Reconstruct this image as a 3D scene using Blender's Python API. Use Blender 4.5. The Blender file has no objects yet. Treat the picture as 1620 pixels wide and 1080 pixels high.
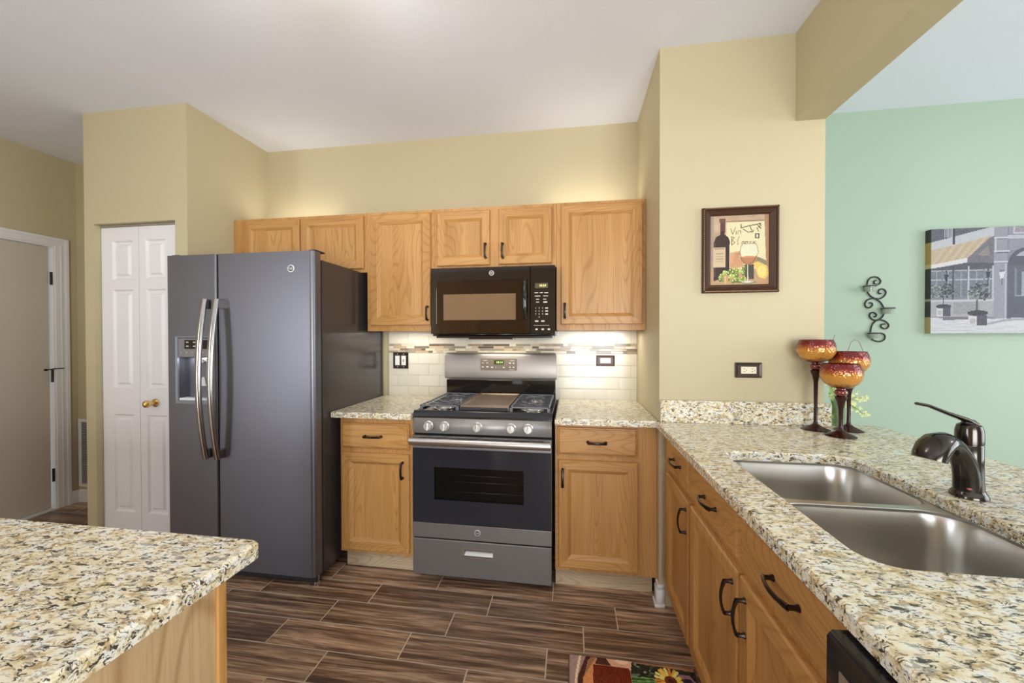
import bpy, bmesh, math, random
import numpy as np
from mathutils import Vector, Matrix
random.seed(7); np.random.seed(7)
SC = bpy.context.scene
COL = SC.collection
PI = math.pi

# ------------------------------------------------------------------ camera
F, YAW, PITCH, ROLL = 613.245, 0.150894, -0.009547, -0.001631
CAMLOC = Vector((0.8478, -2.6554, 1.3270))
fw = Vector((-math.sin(YAW)*math.cos(PITCH), math.cos(YAW)*math.cos(PITCH), math.sin(PITCH)))
rt = Vector((math.cos(YAW), math.sin(YAW), 0)); up = rt.cross(fw)
r2 = rt*math.cos(ROLL)+up*math.sin(ROLL); u2 = up*math.cos(ROLL)-rt*math.sin(ROLL)
cam = bpy.data.cameras.new('camera'); camo = bpy.data.objects.new('camera', cam); COL.objects.link(camo)
cam.sensor_width = 36; cam.lens = F*36/1620; cam.clip_start = .02
M = Matrix((r2, u2, -fw)).transposed().to_4x4(); M.translation = CAMLOC
camo.matrix_world = M
SC.camera = camo

# ------------------------------------------------------------------ world, lights, exposure
w = bpy.data.worlds.new('world'); SC.world = w; w.use_nodes = True
w.node_tree.nodes['Background'].inputs[0].default_value = (.85, .93, 1, 1)
w.node_tree.nodes['Background'].inputs[1].default_value = 1.0
SC.view_settings.view_transform = 'Standard'; SC.view_settings.look = 'None'
SC.view_settings.gamma = 1; SC.view_settings.use_curve_mapping = False
SC.view_settings.exposure = 0.2
SC.cycles.use_denoising = True
SC.cycles.max_bounces = 8; SC.cycles.diffuse_bounces = 5; SC.cycles.glossy_bounces = 4
SC.cycles.sample_clamp_indirect = 6; SC.cycles.caustics_reflective = False; SC.cycles.caustics_refractive = False

def area(name, loc, rot, sx, sy, power, col=(1, 1, 1)):
    l = bpy.data.lights.new(name, 'AREA'); l.shape = 'RECTANGLE'; l.size = sx; l.size_y = sy
    l.energy = power; l.color = col
    o = bpy.data.objects.new(name, l); COL.objects.link(o); o.location = loc; o.rotation_euler = rot
    return o
def point(name, loc, power, col=(1, 1, 1), r=.1):
    l = bpy.data.lights.new(name, 'POINT'); l.energy = power; l.color = col; l.shadow_soft_size = r
    o = bpy.data.objects.new(name, l); COL.objects.link(o); o.location = loc
    return o
# daylight through the patio window behind the camera and the dining room window; left fill added in a made-up opening
area('daylight_patio', (1.95, -5.9, .95), (PI/2, 0, 0), 2.5, 1.65, 175, (.90, .95, 1))
area('daylight_dining', (5.92, -2.4, 1.45), (PI/2, 0, PI/2), 3.0, 1.9, 86, (.84, .91, 1))
area('left_fill_light', (-3.05, -4.75, 1.2), (PI/2, 0, -PI/2), 1.3, 2.0, 88, (.78, .86, 1))
# ceiling lamps of the kitchen and the dining room
area('kitchen_ceiling_lamp', (.0, -1.62, 2.585), (PI, 0, 0), .26, .26, 3.0, (1, .96, .90))
point('kitchen_lamp_dome', (0, -1.62, 2.36), 9, (1, .90, .72), .16)
point('dining_ceiling_lamp', (3.6, -2.0, 2.3), 14, (1, .95, .90), .16)
# strip lamps below and on top of the wall cabinets, lamp in the microwave's underside
area('strip_lamp_below_right', (1.02, -.14, 1.362), (0, 0, 0), .40, .08, 1.2, (1, .95, .86))
area('strip_lamp_below_left', (-.24, -.14, 1.362), (0, 0, 0), .34, .08, .9, (1, .95, .86))
area('microwave_cook_lamp', (.38, -.16, 1.318), (0, 0, 0), .3, .06, .8, (1, .90, .74))
area('strip_lamp_above_right', (.95, -.12, 2.16), (PI, 0, 0), .5, .05, .9, (1, .93, .80))
area('strip_lamp_above_left', (-1.1, -.12, 2.16), (PI, 0, 0), .5, .05, .8, (1, .93, .80))

# ------------------------------------------------------------------ material helpers
def s2l(c):
    return tuple(((x/255)/12.92 if x/255 <= .04045 else ((x/255+.055)/1.055)**2.4) for x in c)
def new_mat(name):
    m = bpy.data.materials.new(name); m.use_nodes = True
    nt = m.node_tree; b = nt.nodes['Principled BSDF']
    return m, nt, b
def N(nt, typ, **kw):
    n = nt.nodes.new(typ)
    for k, v in kw.items():
        if k.startswith('i_'):
            n.inputs[k[2:].replace('_', ' ')].default_value = v
        else: setattr(n, k, v)
    return n
def ramp(nt, stops, interp='LINEAR'):
    n = nt.nodes.new('ShaderNodeValToRGB'); cr = n.color_ramp; cr.interpolation = interp
    while len(cr.elements) < len(stops): cr.elements.new(.5)
    for e, (p, c) in zip(cr.elements, stops):
        e.position = p; e.color = (*c, 1) if len(c) == 3 else c
    return n
def plain(name, col, rough=.5, metal=0, bump=0, bscale=200, spec=.5, emit=0, coat=0):
    m, nt, b = new_mat(name)
    b.inputs['Base Color'].default_value = (*col, 1); b.inputs['Roughness'].default_value = rough
    b.inputs['Metallic'].default_value = metal; b.inputs['Specular IOR Level'].default_value = spec
    if coat: b.inputs['Coat Weight'].default_value = coat; b.inputs['Coat Roughness'].default_value = .08
    if emit:
        b.inputs['Emission Color'].default_value = (*col, 1); b.inputs['Emission Strength'].default_value = emit
    if bump:
        tc = N(nt, 'ShaderNodeTexCoord'); no = N(nt, 'ShaderNodeTexNoise', i_Scale=bscale, i_Detail=3.0)
        bp = N(nt, 'ShaderNodeBump', i_Strength=bump, i_Distance=.002)
        nt.links.new(tc.outputs['Object'], no.inputs['Vector']); nt.links.new(no.outputs['Fac'], bp.inputs['Height'])
        nt.links.new(bp.outputs['Normal'], b.inputs['Normal'])
    return m
def mapped(nt, scale, rand=True, rot=(0, 0, 0)):
    tc = N(nt, 'ShaderNodeTexCoord'); mp = N(nt, 'ShaderNodeMapping')
    mp.inputs['Scale'].default_value = scale; mp.inputs['Rotation'].default_value = rot
    nt.links.new(tc.outputs['Object'], mp.inputs['Vector'])
    if rand:
        oi = N(nt, 'ShaderNodeObjectInfo'); mu = N(nt, 'ShaderNodeMath', operation='MULTIPLY'); mu.inputs[1].default_value = 37
        nt.links.new(oi.outputs['Random'], mu.inputs[0]); nt.links.new(mu.outputs[0], mp.inputs['Location'])
    return mp.outputs['Vector']
def wood(name, axis, light, mid, dark, rough=.38, spec=.4, ring=400, rw=.75):
    """oak: fine pores and cathedral rings stretched along axis (0 x, 1 y, 2 z)"""
    m, nt, b = new_mat(name)
    def sc(across, along): s = [across]*3; s[axis] = along; return s
    v1 = mapped(nt, sc(3.2, .55)); n1 = N(nt, 'ShaderNodeTexNoise', i_Scale=1.0, i_Detail=1.5, i_Roughness=.45)
    nt.links.new(v1, n1.inputs['Vector'])
    mu = N(nt, 'ShaderNodeMath', operation='MULTIPLY'); mu.inputs[1].default_value = ring
    sn = N(nt, 'ShaderNodeMath', operation='SINE')
    nt.links.new(n1.outputs['Fac'], mu.inputs[0]); nt.links.new(mu.outputs[0], sn.inputs[0])
    sn2 = N(nt, 'ShaderNodeMath', operation='MULTIPLY_ADD'); sn2.inputs[1].default_value = .5; sn2.inputs[2].default_value = .5; nt.links.new(sn.outputs[0], sn2.inputs[0])
    v2 = mapped(nt, sc(150, 4)); n2 = N(nt, 'ShaderNodeTexNoise', i_Scale=1.0, i_Detail=4.0, i_Roughness=.6)
    nt.links.new(v2, n2.inputs['Vector'])
    v3 = mapped(nt, sc(14, 1.0)); n3 = N(nt, 'ShaderNodeTexNoise', i_Scale=1.0, i_Detail=2.0)
    nt.links.new(v3, n3.inputs['Vector'])
    r1 = ramp(nt, [(.28, dark), (.5, mid), (.75, light)]); nt.links.new(n3.outputs['Fac'], r1.inputs['Fac'])
    r2_ = ramp(nt, [(.0, (.76, .70, .62)), (.10, (.90, .87, .82)), (.30, (1, 1, 1))]); nt.links.new(sn2.outputs[0], r2_.inputs['Fac'])
    r3 = ramp(nt, [(.33, (.80, .75, .68)), (.50, (1, 1, 1))]); nt.links.new(n2.outputs['Fac'], r3.inputs['Fac'])
    m1 = N(nt, 'ShaderNodeMix', data_type='RGBA', blend_type='MULTIPLY'); m1.inputs[0].default_value = rw
    m2 = N(nt, 'ShaderNodeMix', data_type='RGBA', blend_type='MULTIPLY'); m2.inputs[0].default_value = .8
    nt.links.new(r1.outputs[0], m1.inputs[6]); nt.links.new(r2_.outputs[0], m1.inputs[7])
    nt.links.new(m1.outputs[2], m2.inputs[6]); nt.links.new(r3.outputs[0], m2.inputs[7])
    nt.links.new(m2.outputs[2], b.inputs['Base Color'])
    b.inputs['Roughness'].default_value = rough; b.inputs['Specular IOR Level'].default_value = spec
    return m
def attr_mat(name, rough=.5, spec=.5, noise=None, metal=0):
    m, nt, b = new_mat(name)
    a = N(nt, 'ShaderNodeVertexColor'); a.layer_name = 'Col'
    out = a.outputs['Color']
    if noise:
        scale, lo, hi = noise
        v = mapped(nt, scale, False); n = N(nt, 'ShaderNodeTexNoise', i_Scale=1.0, i_Detail=4.0, i_Roughness=.65)
        nt.links.new(v, n.inputs['Vector'])
        r = ramp(nt, [(.3, (lo,)*3), (.7, (hi,)*3)]); nt.links.new(n.outputs['Fac'], r.inputs['Fac'])
        mx = N(nt, 'ShaderNodeMix', data_type='RGBA', blend_type='MULTIPLY'); mx.inputs[0].default_value = 1
        nt.links.new(out, mx.inputs[6]); nt.links.new(r.outputs[0], mx.inputs[7]); out = mx.outputs[2]
    nt.links.new(out, b.inputs['Base Color'])
    b.inputs['Roughness'].default_value = rough; b.inputs['Specular IOR Level'].default_value = spec; b.inputs['Metallic'].default_value = metal
    return m
def granite_mat():
    m, nt, b = new_mat('granite')
    rot = (0, 0, math.radians(-14))
    def noise(scale, detail, rough=.6, dist=0):
        v = mapped(nt, scale, False, rot); n = N(nt, 'ShaderNodeTexNoise', i_Scale=1.0, i_Detail=detail, i_Roughness=rough, i_Distortion=dist)
        nt.links.new(v, n.inputs['Vector']); return n.outputs['Fac']
    def mix(fac, a, c):
        x = N(nt, 'ShaderNodeMix', data_type='RGBA'); nt.links.new(fac, x.inputs[0]); nt.links.new(a, x.inputs[6])
        if isinstance(c, tuple): x.inputs[7].default_value = (*c, 1)
        else: nt.links.new(c, x.inputs[7])
        return x.outputs[2]
    base = ramp(nt, [(.30, (.50, .38, .19)), (.41, (.74, .63, .40)), (.50, (.84, .77, .58)), (.62, (.82, .82, .75)), (.74, (.66, .68, .62))])
    nt.links.new(noise((34, 52, 52), 5, .62), base.inputs['Fac'])
    tan = ramp(nt, [(.54, (0, 0, 0)), (.62, (.8,)*3)]); nt.links.new(noise((46, 78, 78), 4, .6, .6), tan.inputs['Fac'])
    c = mix(tan.outputs[0], base.outputs[0], (.42, .27, .10))
    gr = ramp(nt, [(.555, (0, 0, 0)), (.61, (.75,)*3)]); nt.links.new(noise((52, 100, 100), 4, .6, .9), gr.inputs['Fac'])
    c = mix(gr.outputs[0], c, (.27, .25, .20))
    dk = ramp(nt, [(.55, (0, 0, 0)), (.59, (.96,)*3)]); nt.links.new(noise((60, 122, 122), 5, .64, 1.1), dk.inputs['Fac'])
    c = mix(dk.outputs[0], c, (.035, .028, .02))
    nt.links.new(c, b.inputs['Base Color'])
    b.inputs['Roughness'].default_value = .16; b.inputs['Specular IOR Level'].default_value = .5
    return m
def glass_mat(name, col=(.95, .98, .97), fac=.82, rough=.03, base=.45):
    m, nt, b = new_mat(name)
    tr = N(nt, 'ShaderNodeBsdfTransparent'); tr.inputs[0].default_value = (*col, 1)
    mx = N(nt, 'ShaderNodeMixShader'); mx.inputs[0].default_value = fac
    b.inputs['Base Color'].default_value = (*[c*base for c in col], 1); b.inputs['Roughness'].default_value = rough
    nt.links.new(b.outputs[0], mx.inputs[1]); nt.links.new(tr.outputs[0], mx.inputs[2])
    nt.links.new(mx.outputs[0], nt.nodes['Material Output'].inputs[0])
    return m
def brushed(name, col, rough, axis, metal=1.0, bump=.05, spec=.5):
    m, nt, b = new_mat(name)
    s = [400]*3; s[axis] = 6
    v = mapped(nt, s, False); n = N(nt, 'ShaderNodeTexNoise', i_Scale=1.0, i_Detail=2.0)
    nt.links.new(v, n.inputs['Vector'])
    bp = N(nt, 'ShaderNodeBump', i_Strength=bump, i_Distance=.001)
    nt.links.new(n.outputs['Fac'], bp.inputs['Height']); nt.links.new(bp.outputs['Normal'], b.inputs['Normal'])
    b.inputs['Base Color'].default_value = (*col, 1); b.inputs['Roughness'].default_value = rough; b.inputs['Metallic'].default_value = metal
    b.inputs['Specular IOR Level'].default_value = spec
    return m

M_CREAM = plain('cream_paint', (.525, .45, .285), .55, bump=.15, bscale=350, spec=.25)
M_GREEN = plain('green_paint', (.345, .435, .33), .55, bump=.15, bscale=350, spec=.25)
M_CEIL = plain('ceiling_paint', (.82, .86, .95), .8, bump=.25, bscale=220, spec=.2)
M_TRIM = plain('white_trim_paint', (.78, .76, .75), .4)
M_DOORTAN = plain('hall_door_paint', (.55, .49, .40), .35)
OL, OM, OD = (.60, .325, .112), (.535, .278, .090), (.46, .232, .072)
M_OAKV = wood('oak_vertical', 2, OL, OM, OD)
M_OAKX = wood('oak_along_x', 0, OL, OM, OD)
M_OAKY = wood('oak_along_y', 1, OL, OM, OD)
M_OAKEND = plain('oak_edge', (.46, .24, .075), .45)
M_ISL = wood('light_oak_vertical', 2, (.62, .45, .25), (.55, .385, .20), (.48, .32, .16), .45, ring=150, rw=1)
M_TOE = wood('pale_oak_toe', 0, (.62, .50, .34), (.52, .40, .26), (.40, .29, .18), .5)
M_GRAN = granite_mat()
M_SLATE = brushed('slate_metal', (.165, .16, .175), .38, 0, .75, .03)
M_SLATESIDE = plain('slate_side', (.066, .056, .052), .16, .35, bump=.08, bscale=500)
M_STEEL = brushed('brushed_steel', (.62, .60, .57), .30, 0, 1, .04)
M_SINK = brushed('sink_steel', (.58, .56, .52), .28, 1, 1, .03)
M_RANGE = brushed('range_slate', (.24, .228, .222), .42, 0, .65, .03)
M_BGUARD = brushed('range_bright_slate', (.36, .33, .30), .40, 0, .8, .03)
M_CHROME = plain('chrome', (.80, .80, .80), .12, 1)
M_SATIN = plain('satin_nickel', (.70, .68, .64), .28, .9)
M_BLACK = plain('black_gloss', (.012, .010, .009), .06, spec=.6)
M_MWBLACK = plain('microwave_black', (.014, .007, .004), .06, spec=.6)  # brown tint stands in for the warm reflection of the oak doors
M_BLACKG = plain('black_enamel', (.014, .013, .013), .16)
M_MATTE = plain('black_matte', (.02, .02, .022), .55)
M_IRON = plain('cast_iron', (.13, .135, .15), .36)
M_BRONZE = plain('oil_rubbed_bronze', (.045, .030, .024), .28, .8)
M_FAUCET = plain('faucet_bronze', (.066, .058, .05), .15, .9)
M_KNOB = plain('knob_nickel', (.78, .76, .72), .3, .6)
M_BRASS = plain('polished_brass', (.78, .55, .22), .15, 1)
M_WHITE = plain('white_plastic', (.80, .80, .78), .35)
M_IVORY = plain('ivory_plastic', (.76, .70, .52), .35)
M_PLATE = plain('bronze_plate', (.05, .033, .026), .3, .7)
M_GRIDDLE = plain('griddle_coating', (.26, .19, .14), .38, .5)
M_GRIND = plain('burner_cap', (.10, .10, .10), .5)
M_PRINT = plain('panel_print', (.62, .60, .55), .5)
M_GREEND = plain('green_display', (.45, .75, .25), .4, emit=.9)
M_AMBERD = plain('amber_display', (.85, .70, .28), .4, emit=1.0)
M_DISPBG = plain('display_backing', (.085, .075, .03), .25)
M_PANELBG = plain('clock_panel', (.17, .135, .10), .35)
M_TILE = attr_mat('backsplash_tile', .18)
M_GROUT = plain('tile_grout', (.62, .58, .48), .8)
M_ART = attr_mat('painted_canvas', .6, .2)
M_ARTG = attr_mat('print_under_glass', .25, .3)
M_RUG = attr_mat('rug_print', .85, .1)
M_GLASS = glass_mat('clear_glass')
M_OVENGL = glass_mat('oven_glass', (.70, .66, .62), .75, .05, .02)
M_FRAME = plain('dark_wood_frame', (.062, .026, .012), .45, .0, bump=.5, bscale=90, spec=.3)
M_FRAMELIP = plain('bronze_frame_lip', (.26, .16, .08), .3, .6)
M_STEMG = plain('dark_amber_glass', (.030, .006, .004), .05, spec=.35)
M_GREENST = plain('plant_stem', (.20, .33, .06), .5)
M_LEAF = plain('plant_leaf', (.30, .46, .09), .5)
M_FLOWER = plain('yellow_blossom', (.72, .74, .32), .6)
M_TWIG = plain('brown_twig', (.22, .13, .07), .6)
M_RED = plain('red_badge', (.36, .10, .09), .35)
M_DARKW = plain('dark_recess', (.02, .015, .012), .6)
def goblet_glass():
    m, nt, b = new_mat('amber_crackle_glass')
    tc = N(nt, 'ShaderNodeTexCoord'); sx = N(nt, 'ShaderNodeSeparateXYZ'); nt.links.new(tc.outputs['Generated'], sx.inputs[0])
    no = N(nt, 'ShaderNodeTexNoise', i_Scale=60.0, i_Detail=3.0); nt.links.new(tc.outputs['Object'], no.inputs['Vector'])
    ad = N(nt, 'ShaderNodeMath', operation='MULTIPLY_ADD'); ad.inputs[1].default_value = .35
    nt.links.new(no.outputs['Fac'], ad.inputs[0]); nt.links.new(sx.outputs[2], ad.inputs[2])
    r = ramp(nt, [(.25, (.16, .022, .01)), (.42, (.62, .30, .055)), (.70, (.62, .27, .05)), (.95, (.22, .016, .008)), (1.0, (.15, .010, .006))])
    nt.links.new(ad.outputs[0], r.inputs['Fac']); nt.links.new(r.outputs[0], b.inputs['Base Color'])
    vo = N(nt, 'ShaderNodeTexVoronoi', i_Scale=120.0); nt.links.new(tc.outputs['Object'], vo.inputs['Vector'])
    bp = N(nt, 'ShaderNodeBump', i_Strength=.55, i_Distance=.003); nt.links.new(vo.outputs['Distance'], bp.inputs['Height'])
    nt.links.new(bp.outputs['Normal'], b.inputs['Normal'])
    b.inputs['Roughness'].default_value = .12; b.inputs['Metallic'].default_value = .35; b.inputs['Coat Weight'].default_value = .25; b.inputs['Coat Roughness'].default_value = .03
    return m
M_GOB = goblet_glass()
def floor_mat():
    m, nt, b = new_mat('wood_look_floor_tile')
    a = N(nt, 'ShaderNodeVertexColor'); a.layer_name = 'Col'
    sp = N(nt, 'ShaderNodeSeparateColor'); nt.links.new(a.outputs['Color'], sp.inputs[0])
    tc = N(nt, 'ShaderNodeTexCoord')
    ofs = N(nt, 'ShaderNodeVectorMath', operation='SCALE'); ofs.inputs['Scale'].default_value = 31
    nt.links.new(a.outputs['Color'], ofs.inputs[0])
    ad = N(nt, 'ShaderNodeVectorMath', operation='ADD'); nt.links.new(tc.outputs['Object'], ad.inputs[0]); nt.links.new(ofs.outputs[0], ad.inputs[1])
    def nz(sc, det, dist=0, ro=.55):
        mp = N(nt, 'ShaderNodeMapping'); mp.inputs['Scale'].default_value = sc; nt.links.new(ad.outputs[0], mp.inputs[0])
        n = N(nt, 'ShaderNodeTexNoise', i_Scale=1.0, i_Detail=det, i_Distortion=dist, i_Roughness=ro); nt.links.new(mp.outputs[0], n.inputs['Vector']); return n.outputs['Fac']
    n1 = nz((1.6, 13, 1), 2, .6)
    mu = N(nt, 'ShaderNodeMath', operation='MULTIPLY'); mu.inputs[1].default_value = 44; nt.links.new(n1, mu.inputs[0])
    sn = N(nt, 'ShaderNodeMath', operation='SINE'); nt.links.new(mu.outputs[0], sn.inputs[0])
    base = ramp(nt, [(.32, (.075, .040, .026)), (.44, (.19, .112, .068)), (.54, (.33, .21, .13)), (.70, (.58, .41, .27))])
    nt.links.new(nz((1.5, 34, 1), 6, .6, .62), base.inputs['Fac'])
    rr = ramp(nt, [(.0, (.72, .70, .70)), (.6, (1, 1, 1))]); nt.links.new(sn.outputs[0], rr.inputs['Fac'])
    m1 = N(nt, 'ShaderNodeMix', data_type='RGBA', blend_type='MULTIPLY'); m1.inputs[0].default_value = .8
    nt.links.new(base.outputs[0], m1.inputs[6]); nt.links.new(rr.outputs[0], m1.inputs[7])
    fi = ramp(nt, [(.32, (.55, .55, .55)), (.58, (1.15, 1.15, 1.15))]); nt.links.new(nz((6, 180, 1), 2), fi.inputs['Fac'])
    m2 = N(nt, 'ShaderNodeMix', data_type='RGBA', blend_type='MULTIPLY'); m2.inputs[0].default_value = .8
    nt.links.new(m1.outputs[2], m2.inputs[6]); nt.links.new(fi.outputs[0], m2.inputs[7])
    br = N(nt, 'ShaderNodeMath', operation='MULTIPLY_ADD'); br.inputs[1].default_value = .55; br.inputs[2].default_value = .95
    nt.links.new(sp.outputs[0], br.inputs[0])
    m3 = N(nt, 'ShaderNodeVectorMath', operation='SCALE'); nt.links.new(m2.outputs[2], m3.inputs[0]); nt.links.new(br.outputs[0], m3.inputs['Scale'])
    nt.links.new(m3.outputs[0], b.inputs['Base Color'])
    b.inputs['Roughness'].default_value = .33; b.inputs['Specular IOR Level'].default_value = .4
    return m
M_FLOOR = floor_mat()
M_FGROUT = plain('floor_grout', (.66, .54, .42), .8)

# ------------------------------------------------------------------ mesh builder
ORG = {}
class MB:
    def __init__(s): s.bm = bmesh.new(); s.m = 0; s.cl = None
    def _tag(s, fs):
        for f in fs: f.material_index = s.m
        return fs
    def box(s, x0, x1, y0, y1, z0, z1, bev=0, seg=2, m=None):
        if m is not None: s.m = m
        t = bmesh.new()
        vs = [t.verts.new((x, y, z)) for x in (x0, x1) for y in (y0, y1) for z in (z0, z1)]
        for q in ((0, 1, 3, 2), (4, 6, 7, 5), (0, 4, 5, 1), (2, 3, 7, 6), (0, 2, 6, 4), (1, 5, 7, 3)): t.faces.new([vs[i] for i in q])
        if bev: bmesh.ops.bevel(t, geom=list(t.edges), offset=bev, segments=seg, affect='EDGES', profile=.5)
        s.merge(t, False); return s
    def merge(s, t, sm=True):
        bmesh.ops.recalc_face_normals(t, faces=list(t.faces))
        mp = {v: s.bm.verts.new(v.co) for v in t.verts}
        for f in t.faces:
            nf = s.bm.faces.new([mp[v] for v in f.verts]); nf.material_index = s.m; nf.smooth = sm and not f.select
        t.free()
    def face(s, pts, m=None):
        if m is not None: s.m = m
        f = s.bm.faces.new([s.bm.verts.new(p) for p in pts]); f.material_index = s.m; return f
    def loft(s, secs, cap0=True, cap1=True, closed=False, m=None):
        if m is not None: s.m = m
        t = bmesh.new(); rings = [[t.verts.new(p) for p in sec] for sec in secs]; n = len(secs[0])
        pairs = list(zip(rings, rings[1:])) + ([(rings[-1], rings[0])] if closed else [])
        for a, b in pairs:
            for i in range(n): t.faces.new((a[i], a[(i+1) % n], b[(i+1) % n], b[i]))
        if not closed:
            if cap0: t.faces.new(rings[0]).select = True
            if cap1: t.faces.new(rings[-1][::-1]).select = True
        s.merge(t); return s
    def lathe(s, prof, c=(0, 0, 0), n=28, axis=2, m=None, cap0=True, cap1=True):
        secs = []
        for r, h in prof:
            sec = []
            for i in range(n):
                a = 2*PI*i/n; p = [0, 0, 0]; p[axis] = h; p[(axis+1) % 3] = r*math.cos(a); p[(axis+2) % 3] = r*math.sin(a)
                sec.append((p[0]+c[0], p[1]+c[1], p[2]+c[2]))
            secs.append(sec)
        return s.loft(secs, cap0, cap1, m=m)
    def tube(s, pts, r, n=10, m=None, flat=None, upv=(0, 0, 1), closed=False):
        """r number or list; flat=(a,b): elliptical section a along side, b along normal"""
        pts = [Vector(p) for p in pts]; k = len(pts); secs = []
        for i, p in enumerate(pts):
            if closed: d = pts[(i+1) % k]-pts[i-1]
            else: d = pts[min(i+1, k-1)]-pts[max(i-1, 0)]
            d.normalize(); U = Vector(upv)
            if abs(d.dot(U)) > .97: U = Vector((0, 1, 0)) if abs(d.y) < .9 else Vector((1, 0, 0))
            sd = d.cross(U).normalized(); nr = sd.cross(d).normalized()
            rr = r[i] if isinstance(r, (list, tuple)) else r
            a, b = flat if flat else (1, 1)
            secs.append([p+sd*(rr*a*math.cos(2*PI*j/n))+nr*(rr*b*math.sin(2*PI*j/n)) for j in range(n)])
        return s.loft(secs, closed=closed, m=m)
    def prism(s, poly, a, b, axis=2, m=None):
        def P(q, h):
            p = [0, 0, 0]; o = [i for i in range(3) if i != axis]; p[o[0]], p[o[1]] = q; p[axis] = h; return tuple(p)
        return s.loft([[P(q, a) for q in poly], [P(q, b) for q in poly]], m=m)
    def slab(s, outer, holes, z0, z1, ch=.004, m=None):
        """flat slab with holes; chamfered top rim"""
        if m is not None: s.m = m
        t = bmesh.new()
        def inset(poly, d, hole):
            n = len(poly); A = sum(poly[i][0]*poly[(i+1) % n][1]-poly[(i+1) % n][0]*poly[i][1] for i in range(n))
            sg = 1 if A > 0 else -1
            if hole: sg = -sg
            out = []
            for i in range(n):
                p0, p1, p2 = Vector(poly[i-1]), Vector(poly[i]), Vector(poly[(i+1) % n])
                e1 = (p1-p0).normalized(); e2 = (p2-p1).normalized()
                n1 = Vector((-e1.y, e1.x)); n2 = Vector((-e2.y, e2.x)); b = (n1+n2)
                b = b/max(b.length_squared, .3)*2
                out.append((p1.x+b.x*d*sg, p1.y+b.y*d*sg))
            return out
        tops, bots = [], []
        for k, poly in enumerate([outer]+list(holes)):
            n = len(poly)
            ins = inset(poly, ch, k > 0) if ch else poly
            T = [t.verts.new((*q, z1)) for q in ins]
            Cc = [t.verts.new((*q, z1-ch)) for q in poly] if ch else T
            Bv = [t.verts.new((*q, z0)) for q in poly]
            for i in range(n):
                j = (i+1) % n
                if ch: t.faces.new((T[i], T[j], Cc[j], Cc[i]))
                t.faces.new((Cc[i], Cc[j], Bv[j], Bv[i]))
            tops.append(T); bots.append(Bv)
        for loops in (tops, bots):
            es = []
            for L in loops:
                for i in range(len(L)):
                    e = t.edges.get((L[i], L[(i+1) % len(L)])) or t.edges.new((L[i], L[(i+1) % len(L)])); es.append(e)
            bmesh.ops.triangle_fill(t, use_beauty=True, edges=es)
        s.merge(t); return s
    def rings(s, mp, rects, mats=(0, 0), close=True, back=None):
        """nested rectangles (u0,u1,z0,z1,d): quads between; mats=(sides, top/bottom), last one = fill"""
        t = []
        for (a, b, c, d, e) in rects: t.append([s.bm.verts.new(mp(*q)) for q in ((a, c, e), (b, c, e), (b, d, e), (a, d, e))])
        fs = []
        for A, B in zip(t, t[1:]):
            for i in range(4):
                f = s.bm.faces.new((A[i], A[(i+1) % 4], B[(i+1) % 4], B[i])); f.material_index = mats[1] if i in (0, 2) else mats[0]; fs.append(f)
        if close: f = s.bm.faces.new(t[-1]); f.material_index = mats[2] if len(mats) > 2 else mats[0]; fs.append(f)
        if back is not None: f = s.bm.faces.new(t[0][::-1]); f.material_index = mats[0]; fs.append(f)
        bmesh.ops.recalc_face_normals(s.bm, faces=fs)
        return s
    def build(s, name, mats, parent=None, org=None, smooth=38, at=None):
        """at: put a top-level mesh's origin there"""
        if not isinstance(mats, (list, tuple)): mats = [mats]
        o0 = Vector(ORG.get(parent, (0, 0, 0))) if parent is not None else Vector(at or (0, 0, 0))
        me = bpy.data.meshes.new(name)
        for v in s.bm.verts: v.co -= o0
        s.bm.to_mesh(me); s.bm.free()
        for m in mats: me.materials.append(m)
        if smooth:
            fl = [p.use_smooth for p in me.polygons]; me.set_sharp_from_angle(angle=math.radians(smooth)); me.polygons.foreach_set('use_smooth', fl)
        o = bpy.data.objects.new(name, me); COL.objects.link(o)
        if parent is not None: o.parent = parent
        else: o.location = o0
        ORG[o] = tuple(o0)
        return o
def tag(o, label=None, cat=None, group=None, kind=None):
    if label: o['label'] = label
    if cat: o['category'] = cat
    if group: o['group'] = group
    if kind: o['kind'] = kind
    return o
def thing(name, label, cat, loc, group=None):
    o = bpy.data.objects.new(name, None); COL.objects.link(o); o.location = loc; o.empty_display_size = .1
    ORG[o] = tuple(loc); return tag(o, label, cat, group)
def struct(o): o['kind'] = 'structure'; return o
def sempty(name, loc):
    o = bpy.data.objects.new(name, None); COL.objects.link(o); o.location = loc; ORG[o] = tuple(loc); o['kind'] = 'structure'; return o
def bxo(name, mats, parent, *a, **k): return MB().box(*a, **k).build(name, mats, parent)
def inset_rects(u0, u1, z0, z1, steps): return [(u0+i, u1-i, z0+i, z1-i, d) for i, d in steps]
def yface(y): return lambda u, z, d: (u, y-d, z)       # a face looking towards -y
def xface(x): return lambda u, z, d: (x-d, u, z)       # a face looking towards -x
def lettering(name, body, size, loc, mat, parent, rot=(PI/2, 0, 0), ext=.0004, align='CENTER'):
    cu = bpy.data.curves.new(name, 'FONT'); cu.body = body; cu.size = size; cu.extrude = ext; cu.align_x = align; cu.align_y = 'CENTER'
    tmp = bpy.data.objects.new(name, cu); COL.objects.link(tmp)
    bpy.context.view_layer.update()
    me = bpy.data.meshes.new_from_object(tmp.evaluated_get(bpy.context.evaluated_depsgraph_get()))
    bpy.data.objects.remove(tmp); me.materials.clear(); me.materials.append(mat)
    o = bpy.data.objects.new(name, me); COL.objects.link(o); o.parent = parent
    o.location = Vector(loc)-Vector(ORG[parent]); o.rotation_euler = rot; ORG[o] = ORG[parent]
    return o
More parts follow.
